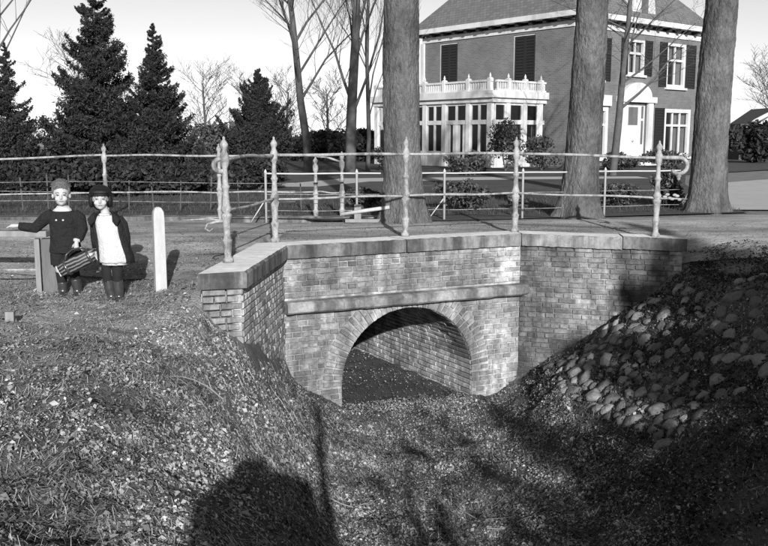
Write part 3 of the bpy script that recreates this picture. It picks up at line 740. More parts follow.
window(PR, *holesR[2], vbar=[.5], hbar=[.62], curtain=[(.5, .97, .03, .97), (.03, .5, .66, .97)], frame=.13)
window(PR, *holesR[4], vbar=[.36, .64], hbar=[.66], curtain=[(.36, .97, .03, .97)], frame=.17)
window(PR, *holesR[5], vbar=[.5], hbar=[.66], curtain=[(.55, .97, .03, .97)], frame=.17)
for a, b, c, d in ((2.03, 2.5, 3.6, 5.4), (3.24, 3.72, 3.93, 5.48), (5.03, 5.55, 3.93, 5.48), (6.15, 6.72, 3.5, 5.5), (8.35, 9.1, 3.5, 5.5), (5.98, 6.7, .3, 2.55)): shutter(PR, a, b, c, d)
mb = MB(); hbox(mb, -.14, .0, 1.05, 2.55, 2.55, 3.0); hpart(mb, 'lintel', M['house_white'])
# front door with pediment
mb = MB(); hbox(mb, -.12, .1, 3.2, 3.55, -.15, 2.75); hbox(mb, -.12, .1, 5.35, 5.7, -.15, 2.75); hbox(mb, -.2, .1, 3.05, 5.85, 2.752, 3.0)
arcp = [(4.45 - 1.05 * math.cos(math.pi * i / 12), 3.0 + .62 * math.sin(math.pi * i / 12)) for i in range(13)]
mb.add([hp(-.16, v, z) for v, z in arcp] + [hp(.02, v, z) for v, z in arcp], [tuple(range(13))] + [(i, i + 1, i + 14, i + 13) for i in range(12)])
ds = hpart(mb, 'door_surround', M['house_white'])
mb = MB(); hbox(mb, .1, .16, 3.95, 4.95, -.12, 2.7); door = hpart(mb, 'door', M['house_white'])
for v0, v1, z0, z1, m_ in ((4.1, 4.8, 1.75, 2.55, 'glass'),): mb = MB(); hbox(mb, .08, .099, v0, v1, z0, z1); hpart(mb, 'door_pane', M[m_], door)
for v0, v1 in ((3.62, 3.88), (5.02, 5.28)):
    mb = MB(); hbox(mb, .1, .14, v0 - .07, v1 + .07, -.12, 2.7); sp = hpart(mb, 'side_panel', M['house_white'])
    for z0, z1 in ((.9, 1.95), (2.05, 2.6)): mb = MB(); hbox(mb, .085, .099, v0 + .06, v1 - .06, z0, z1); hpart(mb, 'side_pane', M['glass'], sp)
mb = MB(); mb.ball(hp(.05, 4.45, 1.05), .05); hpart(mb, 'door_knob', M['iron'], door)
mb = MB(); hbox(mb, -.8, .1, 3.4, 5.5, -.15, -.0); hpart(mb, 'doorstep', M['coping'])
# conservatory: box from v=-3.3 to 0 along u 1.4..8.9
BU0, BU1, BV = 1.42, 8.9, -3.3
def bay_face(fix, lo, hi, posts, panels):
    Pf = (lambda s_, d, z: hp(s_, BV + d, z)) if fix == 'v' else (lambda s_, d, z: hp(BU0 + d, s_, z))
    def bx(mb, s0, s1, z0, z1, d0, d1):
        vs = [Pf(s_, q, z) for s_ in (s0, s1) for q in (d0, d1) for z in (z0, z1)]
        mb.add(vs, [(0, 1, 3, 2), (4, 6, 7, 5), (0, 4, 5, 1), (2, 3, 7, 6), (0, 2, 6, 4), (1, 5, 7, 3)])
    for p in posts:
        mb = MB(); bx(mb, p - .12, p + .12, -.15, 2.62, -.03, .14); hpart(mb, 'pilaster', M['house_white'])
    mb = MB(); bx(mb, lo, hi, 1.74, 1.92, .0, .12); hpart(mb, 'transom', M['house_white'])
    for s0, s1, kind in panels:
        n = 1 if kind == 's' else 2
        mb = MB()
        bx(mb, s0, s1, -.15, .62, .02, .1) if kind != 'd' else bx(mb, s0, s1, -.15, .1, .02, .1)
        bx(mb, s0, s1, 2.52, 2.62, .02, .1)
        bx(mb, s0, s0 + .06, .1, 2.55, .015, .1); bx(mb, s1 - .06, s1, .1, 2.55, .015, .1)
        if n == 2: sm_ = (s0 + s1) / 2; bx(mb, sm_ - .05, sm_ + .05, .1, 2.55, .015, .1)
        if kind == 'd':
            bx(mb, s0, s0 + .22, -.1, 1.75, .03, .1); bx(mb, s1 - .22, s1, -.1, 1.75, .03, .1); bx(mb, (s0 + s1) / 2 - .2, (s0 + s1) / 2 + .2, -.1, 1.75, .03, .1)
        fr = hpart(mb, 'window_frame', M['house_white'])
        for i in range(n):
            a = s0 + (s1 - s0) * i / n + .05; b = s0 + (s1 - s0) * (i + 1) / n - .05
            for z0, z1 in ((.15 if kind == 'd' else .64, 1.73), (1.93, 2.51)):
                mb = MB(); bx(mb, a, b, z0, z1, .055, .065); hpart(mb, 'pane', M['glass'], fr)
        if kind != 'd':
            for t0, t1 in ((.04, .3),) if random.random() < .6 else ((.7, .96),):
                mb = MB(); N_ = 12
                for i in range(N_ + 1):
                    s_ = s0 + (s1 - s0) * (t0 + (t1 - t0) * i / N_); q = .2 + .03 * math.sin(i * 2.2); mb.v += [tuple(Pf(s_, q, .65)), tuple(Pf(s_, q, 1.74))]
                mb.f += [(2 * i, 2 * i + 2, 2 * i + 3, 2 * i + 1) for i in range(N_)]
                hpart(mb, 'curtain', M['curtain'], fr, True)
    mb = MB(); bx(mb, lo - .12, hi + .12, 2.622, 2.8, -.08, .2); bx(mb, lo - .22, hi + .22, 2.801, 3.08, -.2, .2); hpart(mb, 'cornice', M['house_white'])
    # balustrade
    mb = MB(); bx(mb, lo, hi, 3.081, 3.16, -.06, .08); bx(mb, lo, hi, 3.44, 3.52, -.06, .08); bal = hpart(mb, 'balustrade', M['house_white'])
    k = int((hi - lo) / .14)
    for i in range(k):
        s_ = lo + (i + .5) * (hi - lo) / k; mb = MB(); bx(mb, s_ - .035, s_ + .035, 3.161, 3.439, -.02, .04); hpart(mb, 'baluster', M['house_white'], bal)
    for p in posts:
        mb = MB(); bx(mb, p - .09, p + .09, 3.085, 3.58, -.08, .1)
        c0 = Pf(p, .01, 3.6); mb.lathe([(.1, -.02), (.1, .0), (.03, .02), (.05, .07), (.035, .12), (.006, .2)], c0, 8)
        hpart(mb, 'pedestal', M['house_white'], bal)
# left face (v = BV): u from corner outward
lu = [BU0 + s_ for s_ in (.12, 1.34, 2.79, 4.02, 5.4, 7.36)]
bay_face('v', BU0, BU1, lu, [(lu[0] + .12, lu[1] - .12, 'w'), (lu[1] + .12, lu[2] - .12, 'd'), (lu[2] + .12, lu[3] - .12, 'w'), (lu[3] + .12, lu[4] - .12, 'w'), (lu[4] + .12, lu[5] - .12, 'w')])
lv = [BV + .97, BV + 2.0, BV + 3.0]
bay_face('u', BV + .26, -.03, lv, [(BV + .2, lv[0] - .12, 's'), (lv[0] + .12, lv[1] - .12, 's'), (lv[1] + .12, lv[2] - .12, 's')])
mb = MB(); hbox(mb, BU0 + .2, BU1 - .05, BV + .2, -.02, 2.85, 3.06); hpart(mb, 'balcony_deck', M['coping'])
mb = MB(); hbox(mb, BU0 + .9, BU1 - .3, BV + .9, -.02, -.15, 2.6); hpart(mb, 'interior', M['room'])
# white left-hand gable strip / drainpipe
mb = MB(); hbox(mb, LL - .16, LL + .06, -.12, -.012, 3.1, 5.7); hpart(mb, 'drainpipe', M['house_white'])
# outbuilding to the right
ob = tag(empty('outbuilding', (22.0, 52, -.05)), 'small low outbuilding with pale roof edge at the far right', 'shed')
MB().box((0, 0, 1.0), (4.5, 3, 2.0)).build('wall', M['bark_far'], ob)
mb = MB(); mb.add([(-2.7, -1.8, 1.3), (-.4, -1.8, 2.9), (2.7, -1.8, 2.7), (-2.7, 1.8, 1.3), (-.4, 1.8, 2.9), (2.7, 1.8, 2.7), (-2.7, -1.8, 1.15), (-.4, -1.8, 2.65), (2.7, -1.8, 2.45), (-2.7, 1.8, 1.15), (-.4, 1.8, 2.65), (2.7, 1.8, 2.45)],
    [(0, 1, 4, 3), (1, 2, 5, 4), (6, 7, 1, 0), (7, 8, 2, 1), (9, 10, 4, 3), (10, 11, 5, 4), (6, 7, 10, 9), (7, 8, 11, 10), (2, 5, 11, 8), (0, 3, 9, 6)])
mb.build('roof', M['bark_far'], ob)
MB().tube([(-2.75, -1.86, 1.22), (-1.6, -1.86, 2.15), (-.4, -1.86, 2.78), (1.2, -1.86, 2.72), (2.75, -1.86, 2.58)], .11, 6).build('fascia', M['house_white'], ob)
MB().box((.4, -1.53, 1.2), (1.0, .06, .7)).build('window', M['glass'], ob)

# ------------------------------------------------------------------ vegetation helpers
def leaf_quads(C, size, flat=.0, aspect=.55, nrm=None, curl=.0):
    n = len(C); C = np.asarray(C, float)
    N = rng.normal(size=(n, 3)); N /= np.linalg.norm(N, axis=1)[:, None]
    if nrm is not None: N = N * (1 - flat) + nrm * flat
    else: N[:, 2] = np.abs(N[:, 2]); N = N * (1 - flat) + np.array([0, 0, 1]) * flat
    N /= np.linalg.norm(N, axis=1)[:, None]
    t = rng.normal(size=(n, 3)); t -= N * (t * N).sum(1)[:, None]; t /= np.linalg.norm(t, axis=1)[:, None]; b = np.cross(N, t)
    s_ = (np.asarray(size) * np.ones(n))[:, None]
    v = np.stack([C - t * s_, C + b * s_ * aspect + N * s_ * curl, C + t * s_ * rng.uniform(.7, 1.1, (n, 1)), C - b * s_ * aspect + N * s_ * curl], 1).reshape(-1, 3)
    q = np.arange(4 * n).reshape(n, 4); return v, q
def conifer(name, loc, H, Rr, label, n=9000, leaf=.07, group='conifers across the road', power=.85, round_=0.0, mat_='needles', seed=1):
    r = np.random.default_rng(seed)
    root = empty(name, loc)
    MB().tube([(0, 0, -.05), (.02, 0, H * .5), (0, .02, H * .97)], [.06 + H * .012, .03 + H * .006, .008], 8).build('trunk', M['bark_far'], root, True)
    nb = int(70 + H * 30); cen = []; siz = []
    per = max(6, n // nb)
    for i in range(nb):
        h = (.04 + .95 * (i + r.random()) / nb); a = r.uniform(0, 2 * math.pi)
        prof = (1 - h) ** power if not round_ else min(1, (1 - h) ** .78 * 1.25) * (0.75 + .25 * min(1, h * 5))
        L = Rr * prof * (r.uniform(.55, 1.0) if r.random() < .8 else r.uniform(1.0, 1.22)) + .05 * Rr * (1.05 - h)
        k = int(2.2 * per * (.35 + 1.2 * prof)); t = r.random(k) ** .7
        rise = r.uniform(-.12, .22) if not round_ else .6
        zb_ = (rise * t + (.30 if not round_ else .2) * t ** 2.5 - .18 * np.sin(t * 2.6)) * L
        spr = .022 * H ** .5 * (1.02 - h) + .13 * L * np.sin(np.clip(t, .05, 1) * 2.7)
        wob = r.normal(0, 1, k)
        x = np.cos(a) * L * t - np.sin(a) * wob * spr; y = np.sin(a) * L * t + np.cos(a) * wob * spr
        z = h * H + zb_ - np.abs(wob) * spr * .25 + r.normal(0, 1, k) * (.014 * H ** .5 * (1.1 - h) + .02 * L)
        cen.append(np.stack([x, y, z], 1)); siz.append(leaf * r.uniform(.6, 1.35, k) * (1.15 - .6 * h))
    cen = np.concatenate(cen); siz = np.concatenate(siz); cen[:, 2] = np.maximum(cen[:, 2], .05)
    v, q = leaf_quads(cen, siz, 0, .28)
    link('crown', np_mesh('crown', v, q), root, M[mat_])
    return tag(root, label, 'conifer', group)
def bush(name, loc, rad, label, n=2500, leaf=.04, group=None, cat='shrub', mat_='leaves', seed=1):
    r = np.random.default_rng(seed); root = empty(name, loc)
    mb = MB()
    for i in range(5):
        a = i * 1.3; mb.tube([(0, 0, -.04), (math.cos(a) * rad[0] * .25, math.sin(a) * rad[1] * .25, rad[2] * .7), (math.cos(a) * rad[0] * .5, math.sin(a) * rad[1] * .5, rad[2] * 1.4)], [.02, .014, .005], 5)
    mb.build('stems', M['bark_far'], root)
    k = 14; lob = r.normal(size=(k, 3)); lob /= np.linalg.norm(lob, axis=1)[:, None]; lob *= r.uniform(.35, .75, (k, 1))
    d = r.normal(size=(n, 3)); d /= np.linalg.norm(d, axis=1)[:, None]; d *= (r.random((n, 1)) ** .4) * .42
    p = lob[r.integers(0, k, n)] + d
    p = p * np.array(rad) + np.array([0, 0, rad[2] * .95]); p[:, 2] = np.maximum(p[:, 2], .02)
    v, q = leaf_quads(p, leaf * r.uniform(.6, 1.3, n), .1, .55)
    link('foliage', np_mesh('foliage', v, q), root, M[mat_])
    return tag(root, label, cat, group)
def bare_tree(name, loc, H, r0, label, seed=1, group='bare trees', levels=4, fork=.35, lean=(0, 0), mat_='bark_far', spread=.8, kids=(7, 5, 4), sides=6, up=.25, twigr=.006):
    r = random.Random(seed); root = empty(name, loc); tr = MB(); cr = MB()
    def grow(p, d, L, rad, lev):
        n = 6 if lev == 0 else 4
        pts = [p.copy()]; rads = [rad]
        q = p.copy(); dd = d.copy()
        for i in range(n):
            w_ = .035 if lev == 0 else .11
            dd = (dd + Vector((r.gauss(0, w_), r.gauss(0, w_), r.gauss(0, .06) + (up * .22 if lev else .12)))).normalized()
            q = q + dd * L / n; pts.append(q.copy()); rads.append(max(twigr * .6, rad * (1 - (i + 1) / n * (.55 if lev == 0 else .75))))
        (tr if lev == 0 else cr).tube(pts, rads, sides if lev == 0 else (5 if lev == 1 else 3), cap=False)
        if lev >= levels: return
        m_ = kids[min(lev, len(kids) - 1)]
        for j in range(m_):
            t = (fork + (1 - fork) * (j + r.random()) / m_) if lev == 0 else .2 + .8 * (j + r.random()) / m_
            i = min(n - 1, int(t * n)); f_ = t * n - i
            pp = pts[i].lerp(pts[i + 1], f_); rr_ = rads[i] * (1 - f_) + rads[i + 1] * f_
            ax_ = Vector((r.gauss(0, 1), r.gauss(0, 1), r.gauss(0, .35))).normalized()
            loc_d = (pts[i + 1] - pts[i]).normalized()
            nd = (loc_d * (1 - spread * .5) + ax_ * spread + Vector((0, 0, up))).normalized()
            grow(pp, nd, L * r.uniform(.4, .62) * (1.15 - .4 * t), max(twigr, rr_ * r.uniform(.3, .5)), lev + 1)
    grow(Vector((0, 0, -.1)), Vector((lean[0], lean[1], 1)).normalized(), H, r0, 0)
    tr.build('trunk', M[mat_], root, True); cr.build('crown', M[mat_], root, True)
    return tag(root, label, 'tree', group)

# ------------------------------------------------------------------ three big roadside trunks
def big_tree(loc, d, lean, label, seed, flare=1.3):
    r = random.Random(seed); root = empty('beech_tree', loc)
    mb = MB(); n = 84; rs = []
    zs = [-.15] + list(np.arange(0, 3.6, .05)) + [3.8, 4.4, 5.6, 7.0, 8.5]
    for z in zs:
        z0_ = max(z, 0); k = 1 + (flare - 1) * math.exp(-z0_ / .3); tp = 1 - .035 * z0_
        aa_ = np.array([2 * math.pi * j / n for j in range(n)])
        bark_ = (vnoise(aa_ * 9 + np.abs(aa_ - math.pi) * 0, aa_ * 0 + z * 7, seed) - .5) * .022 + (vnoise(aa_ * 22, aa_ * 0 + z * 16, seed + 3) - .5) * .014
        bark_ *= np.minimum(1, np.minimum(aa_, 2 * math.pi - aa_) * 4)
        ring = []
        for j in range(n):
            a = aa_[j] + math.pi / 2
            q = d / 2 * k * tp * (1 + (.16 * math.exp(-z0_ / .3)) * math.sin(a * 5 + seed) + .02 * math.sin(a * 3 + z * 1.3 + seed) + .015 * math.sin(a * 2 - z * 2.1)) + bark_[j]
            ring.append((lean[0] * z + .02 * math.sin(z * .9 + seed) + q * math.cos(a), lean[1] * z + q * math.sin(a), z))
        rs.append(ring)
    mb.rings(rs); mb.build('trunk', M['bark'], root, True)
    cr = MB()
    def grow(p, dd, L, rad, lev):
        pts = [p]; q = p; rads = [rad]
        for i in range(4):
            dd = (dd + Vector((r.gauss(0, .12), r.gauss(0, .12), .06))).normalized(); q = q + dd * L / 4; pts.append(q); rads.append(max(.006, rad * (1 - .2 * (i + 1))))
        cr.tube(pts, rads, 7 if lev == 0 else 4, cap=False)
        if lev < 3:
            for j in range(5):
                i = r.randrange(1, 5); a = Vector((r.gauss(0, 1), r.gauss(0, 1), r.gauss(.3, .4))).normalized(); grow(pts[i], (dd * .6 + a * .8).normalized(), L * r.uniform(.4, .65), rads[i] * .55, lev + 1)
    for j in range(9):
        z = r.uniform(5.2, 8.4); a = r.uniform(0, 6.28); grow(Vector((lean[0] * z, lean[1] * z, z)), Vector((math.cos(a), math.sin(a), .7)).normalized(), r.uniform(2.2, 3.6), d * .2, 0)
    cr.build('crown', M['bark'], root, True)
    return tag(root, label, 'tree', 'big roadside trunks')
big_tree((.29, 13.12, -.05), .55, (-.012, 0), 'thick straight grey trunk by the road, left of the conservatory', 3, 1.42)
big_tree((3.05, 13.98, -.05), .53, (.018, 0), 'thick grey trunk by the road at the corner of the villa', 5, 1.5)
big_tree((5.36, 15.0, -.05), .58, (.03, 0), 'rightmost thick trunk, leaning slightly right beside the pale drive', 9, 1.3)

# ------------------------------------------------------------------ conifers, shrubs, bare trees behind
conifer('spruce_tree', (-8.05, 19.6, -.05), 3.25, .95, 'narrow dark spire conifer at the far left edge', 19000, .046, seed=11, power=.9)
conifer('spruce_tree', (-6.35, 20.3, -.05), 4.85, 1.6, 'tallest and broadest dark conifer behind the children', 46000, .055, seed=12, power=.95)
conifer('spruce_tree', (-5.0, 20.0, -.05), 3.7, 1.15, 'dark pointed conifer right of the tallest one', 32000, .052, seed=13, power=.85)
conifer('cypress_tree', (-3.15, 23.0, -.05), 2.95, .95, 'rounded columnar conifer behind the left end of the railing', 32000, .05, seed=14, round_=1)
conifer('cypress_tree', (-4.05, 20.0, -.05), 1.2, .35, 'small dark conifer between the two groups of conifers', 3000, .05, seed=15, power=.6)
for i, (x, y, rx_, rz_, lab) in enumerate((
    (-7.3, 19.2, 1.0, .5, 'dark evergreen shrub below the narrow left conifer'), (-5.7, 18.9, 1.0, .45, 'dark evergreen shrub at the foot of the tallest conifer'),
    (-9.2, 19.0, 1.1, .55, 'dark evergreen shrub cut by the left edge of the picture'), (-4.5, 19.2, .7, .42, 'low dark evergreen shrub right of the pointed conifer'),
    (-3.0, 21.5, .9, .45, 'low evergreen shrub in front of the columnar conifer'))):
    bush('evergreen_shrub', (x, y, -.05), (rx_, .7, rz_), lab, 5000, .06, 'evergreen shrubs under the conifers', mat_='needles', seed=20 + i)
for i, (x, y, s_, h_, lab) in enumerate((
    (1.35, 15.2, .5, .32, 'dark round shrub behind the white fence, right of the middle trunk'), (4.2, 16.2, .45, .26, 'dark round shrub behind the fence left of the railing end'),
    (2.3, 15.6, .2, .14, 'tiny clipped shrub at the foot of the corner trunk'), (5.0, 15.9, .4, .42, 'dark shrub against the leaning right-hand trunk'),
    (-.35, 15.6, .32, .2, 'small dark shrub left of the straight trunk'), (2.75, 30.0, .8, .42, 'bushy shrub in front of the conservatory door'),
    (4.5, 33.5, .8, 1.15, 'tall feathery shrub before the conservatory corner'), (6.0, 34.5, .9, .8, 'leafy shrub at the right end of the conservatory'),
    (8.9, 34.5, 1.0, .35, 'low shrub under the windows between trunks'), (11.6, 37.6, 1.1, .4, 'low shrub beside the front door steps'), (.2, 34.0, .8, .6, 'dark shrub at the left end of the conservatory'))):
    bush('garden_shrub', (x, y, -.05), (s_, s_, h_), lab, 2200 if y < 20 else 2600, .035 if y < 20 else .06, 'shrubs in the villa garden', seed=40 + i)
bare_tree('bare_tree', (-2.75, 33.0, -.05), 8.0, .16, 'slender bare tree left of the villa', 5, lean=(-.02, 0), fork=.32, kids=(13, 7, 6, 4), levels=4, twigr=.0045, spread=.7)
bare_tree('bare_tree', (-1.15, 31.0, -.05), 9.0, .2, 'forked bare tree just left of the straight roadside trunk', 8, fork=.2, kids=(13, 7, 6, 4), levels=4, twigr=.0045, spread=.55, up=.45)
bare_tree('bare_tree', (-.6, 33.0, -.05), 8.0, .09, 'thin bare tree beside the forked one', 14, fork=.2, kids=(11, 6, 5, 4), levels=4, twigr=.0045, spread=.6, up=.35)
bare_tree('bare_tree', (7.45, 29.5, -.05), 6.0, .14, 'bare tree with twisted limbs in front of the villa', 23, fork=.35, kids=(9, 6, 4, 4), levels=4, twigr=.0045, spread=.85, up=.1)
bare_tree('bare_tree', (-11.5, 27.0, -.05), 7.0, .1, 'thin bare tree rising behind the narrow conifer', 31, fork=.25, kids=(10, 6, 4, 4), levels=4, twigr=.0045, spread=.7)
for i, (x, y, H_, lab) in enumerate((
    (-9, 60, 4.5, 'hazy bare tree behind the small conifer'), (-12, 62, 5.0, 'hazy bare tree right of the pointed conifer'), (-6.2, 58, 4.2, 'hazy bare tree between cypress and slender tree'), (-20, 60, 6, 'hazy bare tree behind the leftmost conifers'),
    (30, 58, 6.0, 'bushy bare tree above the outbuilding'), (26.5, 62, 5.5, 'bushy bare tree beside the leaning trunk'), (33, 64, 6.5, 'bushy bare tree at the right edge'), (-3.5, 56, 4, 'hazy bare tree behind the forked tree'))):
    bare_tree('bare_tree', (x, y, -.05), H_, .11, lab, 60 + i, 'far bare trees', 3, .15, mat_='twig_far', kids=(14, 8, 6), spread=.8, up=.2, twigr=.012)
for i, (x, y, rx_, rz_, lab) in enumerate(((-8.5, 52, 4, 1.1, 'far dark hedge clump behind the small conifer'), (-3.8, 48, 3.2, .95, 'far dark hedge clump left of the forked tree'), (-1.0, 47, 2.2, 1.0, 'far dark hedge clump behind the forked tree'),
    (18.0, 44.5, 1.9, 1.15, 'dark clipped hedge right of the leaning trunk'), (22.5, 46, 2.5, .5, 'low dark hedge before the outbuilding'), (29, 70, 9, 1.5, 'far hedge along the right horizon'), (-25, 70, 14, 1.6, 'far hedge along the left horizon'))):
    bush('hedge', (x, y, -.05), (rx_, 1.2, rz_), lab, 5000, .12, 'far hedges', 'hedge', mat_='needles' if rx_ < 4 else 'twig_far', seed=80 + i)
# evergreen that stands behind the photographer and shades the right bank
conifer('spruce_tree', (6.25, -6.2, -.3), 7.2, 5.2, 'tall conifer on the bank behind the viewpoint', 60000, .15, group='trees behind the viewpoint', seed=99, power=1.3)
bare_tree('young_tree', (.70, -1.9, -.55), 3.0, .095, 'slender young tree on the bank behind the viewpoint', 77, 'trees behind the viewpoint', 2, .75, kids=(4, 3), spread=.5, up=.5)

# ------------------------------------------------------------------ field stones on the right bank
sb = tag(empty('stone_facing', (0, 0, 0)), 'rough facing of rounded field stones on the right bank below the wall', 'stone facing')
stm = []
for k in range(8):
    bm = bmesh.new(); bmesh.ops.create_icosphere(bm, subdivisions=3, radius=1); rr = random.Random(k)
    ph = [rr.uniform(0, 6) for _ in range(6)]
    for v in bm.verts:
        c = v.co; f_ = 1 + .13 * math.sin(c.x * 2.3 + ph[0]) + .13 * math.sin(c.y * 2.7 + ph[1]) + .1 * math.sin(c.z * 3 + ph[2]) + .06 * math.sin(c.x * 5 + c.y * 4 + ph[3])
        c *= f_
    for _ in range(9):
        pn = Vector((rr.gauss(0, 1), rr.gauss(0, 1), rr.gauss(0, 1))).normalized(); pd = rr.uniform(.62, .85)
        for v in bm.verts:
            e_ = v.co.dot(pn) - pd
            if e_ > 0: v.co -= pn * e_ * .88
    me = bpy.data.meshes.new('stone'); bm.to_mesh(me); bm.free(); me.polygons.foreach_set('use_smooth', [True] * len(me.polygons)); me.materials.append(M['stone']); stm.append(me)
pts = []
tries = 0
rs_ = random.Random(5)
while len(pts) < 210 and tries < 20000:
    tries += 1
    x = rs_.uniform(1.75, 4.3); y = rs_.uniform(6.4, 10.75)
    if y > float(wall_y(np.array(x))) - .12: continue
    if x < 1.95 or y < 9.7 - 4.0 * (x - 2.0) or y < 7.7: continue
    if x > 2.95 and rs_.random() < .93: continue
    if x > 3.5 and y > 9.6: continue
    r_ = rs_.uniform(.05, .105)
    if any((x - a) ** 2 + (y - b) ** 2 < ((r_ + c) * .78) ** 2 for a, b, c in pts): continue
    pts.append((x, y, r_))
for x, y, r_ in pts:
    e = .05; gx = float(G(np.array(x + e), np.array(y)) - G(np.array(x - e), np.array(y))) / (2 * e); gy = float(G(np.array(x), np.array(y + e)) - G(np.array(x), np.array(y - e))) / (2 * e)
    o = link('stone', stm[rs_.randrange(8)], sb); nrm_ = Vector((-gx, -gy, 1)).normalized()
    o.rotation_mode = 'QUATERNION'; o.rotation_quaternion = nrm_.to_track_quat('Z', 'Y') @ Matrix.Rotation(rs_.uniform(0, 6.28), 3, 'Z').to_quaternion()
    o.location = (x, y, float(G(np.array(x), np.array(y))) + r_ * .07); o.scale = (r_ * rs_.uniform(.95, 1.3), r_ * rs_.uniform(.75, 1.0), r_ * rs_.uniform(.45, .65))

# ------------------------------------------------------------------ fallen leaves, straw, grass
def scatter(n, f_dens, x0, x1, y0, y1):
    x = rng.uniform(x0, x1, n * 3); y = rng.uniform(y0, y1, n * 3)
    k = (rng.random(n * 3) < f_dens(x, y)) & ~((x > -1.15) & (x < 3.7) & (y > wall_y(x) - .03)) & ~((x > -1.75) & (x < -1.12) & (y > 7.85))
    return x[k][:n], y[k][:n]
def dens(x, y):
    z = G(x, y, False); n = vnoise(x * 1.6, y * 1.6, 11) * .55 + vnoise(x * 5, y * 5, 12) * .45
    d = np.clip((n - .2) * 2.2, .22, 1)
    d = np.where(z > -.4, d * .12, d)
    d = np.where((x > 2.0) & (z > -1.75), d * .25, d)
    return np.where(y > 9.8, np.where(x < -1.1, d * .05, d), d)
x, y = scatter(300000, dens, -4.5, 5.0, 2.4, 11.3)
s_ = np.clip(rng.lognormal(-4.75, .45, len(x)), .003, .03) * (1 + .25 * (rng.random(len(x)) < .1)); z = G(x, y) + rng.uniform(.0, .02, len(x))
e = .05; nr_ = np.stack([-(G(x + e, y) - G(x - e, y)) / (2 * e), -(G(x, y + e) - G(x, y - e)) / (2 * e), np.ones(len(x))], 1); nr_ /= np.linalg.norm(nr_, axis=1)[:, None]
v, q = leaf_quads(np.stack([x, y, z], 1), s_, .62, .6, nr_, .35)
tag(link('leaf_litter', np_mesh('leaf_litter', v, q), None, M['litter']), 'dry fallen leaves covering the ditch and its banks', 'leaves', kind='stuff')
n = 5200; x = rng.uniform(-6, 6.5, n); y = road_near(x) + .3 + rng.random(n) ** 1.3 * 3.2; k = (y < 13.2) & ~((x < -1.2) & (x > -1.7) & (y < 10.2)); x, y = x[k], y[k]
zr = np.maximum(G(x, y, False), np.where((x > -1.4) & (x < 3.55), top(x, y), -9)) + .016
v, q = leaf_quads(np.stack([x, y, zr + rng.uniform(.002, .01, len(x))], 1), rng.uniform(.006, .016, len(x)), .75, .6, None, .3)
tag(link('leaf_litter', np_mesh('leaf_litter', v, q), None, M['litter']), 'stray dry leaves blown over the road', 'leaves', kind='stuff')
# leaves inside the vault
u = rng.uniform(ARC_U - .8, ARC_U + .8, 9000); d = np.where(rng.random(9000) < .55, rng.uniform(-.1, .35, 9000), rng.uniform(.1, 4.5, 9000))
p = P2[None] + DIR[None] * u[:, None] + AX[None] * d[:, None]
v, q = leaf_quads(np.stack([p[:, 0], p[:, 1], -2.05 + .05 * (u - ARC_U) ** 2 + rng.uniform(0, .03, 9000)], 1), rng.uniform(.005, .016, 9000), .6, .6, None, .3)
tag(link('leaf_litter', np_mesh('leaf_litter', v, q), None, M['litter']), 'dry fallen leaves drifted under the arch', 'leaves', kind='stuff')
def dcov(x, y):
    z = G(x, y, False); return np.where((x > 1.75) & (z > -1.95) & (y > 6), np.clip((vnoise(x * 3, y * 3, 41) - .25) * 2, .1, 1), 0)
x, y = scatter(26000, dcov, 1.7, 4.6, 5.5, 11.2)
v, q = leaf_quads(np.stack([x, y, G(x, y) + rng.uniform(-.005, .03, len(x))], 1), rng.uniform(.01, .024, len(x)), .3, .5, None, .2)
tag(link('ground_cover', np_mesh('ground_cover', v, q), None, M['cover']), 'dark low creepers between the stones of the right bank', 'ground cover', kind='stuff')
def blades(x, y, z, h, w, lean):
    n = len(x); a = rng.uniform(0, 6.283, n); dx, dy = np.cos(a), np.sin(a); l = rng.uniform(.2, 1, n) * lean
    b0 = np.stack([x - dy * w, y + dx * w, z], 1); b1 = np.stack([x + dy * w, y - dx * w, z], 1)
    t = np.stack([x + dx * l * h, y + dy * l * h, z + h * (1 - .6 * np.minimum(l, 1.3))], 1); o_ = np.stack([-dy * w, dx * w, 0 * w], 1) * .3
    return np.stack([b0, b1, t - o_, t + o_], 1).reshape(-1, 3), np.arange(4 * n).reshape(n, 4)
def dgr(x, y):
    n = vnoise(x * 1.1, y * 1.1, 21) * .6 + vnoise(x * 3.4, y * 3.4, 22) * .4; z = G(x, y, False)
    return np.clip((n - .45) * 3, 0, 1) * np.where(z > -.42, .25, 1)
x, y = scatter(16000, dgr, -4.5, 5, 2.4, 11.2)
v, q = blades(x, y, G(x, y) - .005, rng.uniform(.03, .11, len(x)), rng.uniform(.0012, .0026, len(x)), 1.4)
tag(link('dead_grass', np_mesh('dead_grass', v, q), None, M['straw']), 'dead grass and straw on the banks', 'grass', kind='stuff')
x, y = scatter(60000, lambda x, y: np.clip((vnoise(x * 1.3, y * 1.3, 51) * .6 + vnoise(x * 4, y * 4, 52) * .4 - .3) * 2.5, .08, 1) * np.where(x > 2, .3, 1), -4.5, 5, 2.4, 11.2)
a = rng.uniform(0, 6.283, len(x)); h_ = rng.uniform(.02, .08, len(x)); w_ = rng.uniform(.0012, .003, len(x)); x2 = x + np.cos(a) * h_; y2 = y + np.sin(a) * h_
g0 = G(x, y) + rng.uniform(.004, .02, len(x)); g1 = G(x2, y2) + rng.uniform(.006, .03, len(x)); ox, oy = -np.sin(a) * w_, np.cos(a) * w_
v = np.stack([np.stack([x - ox, y - oy, g0], 1), np.stack([x2 - ox, y2 - oy, g1], 1), np.stack([x2 + ox, y2 + oy, g1], 1), np.stack([x + ox, y + oy, g0], 1)], 1).reshape(-1, 3)
tag(link('matted_straw', np_mesh('matted_straw', v, np.arange(len(v)).reshape(-1, 4)), None, M['straw']), 'flattened straw and stalks matted over the banks', 'straw', kind='stuff')
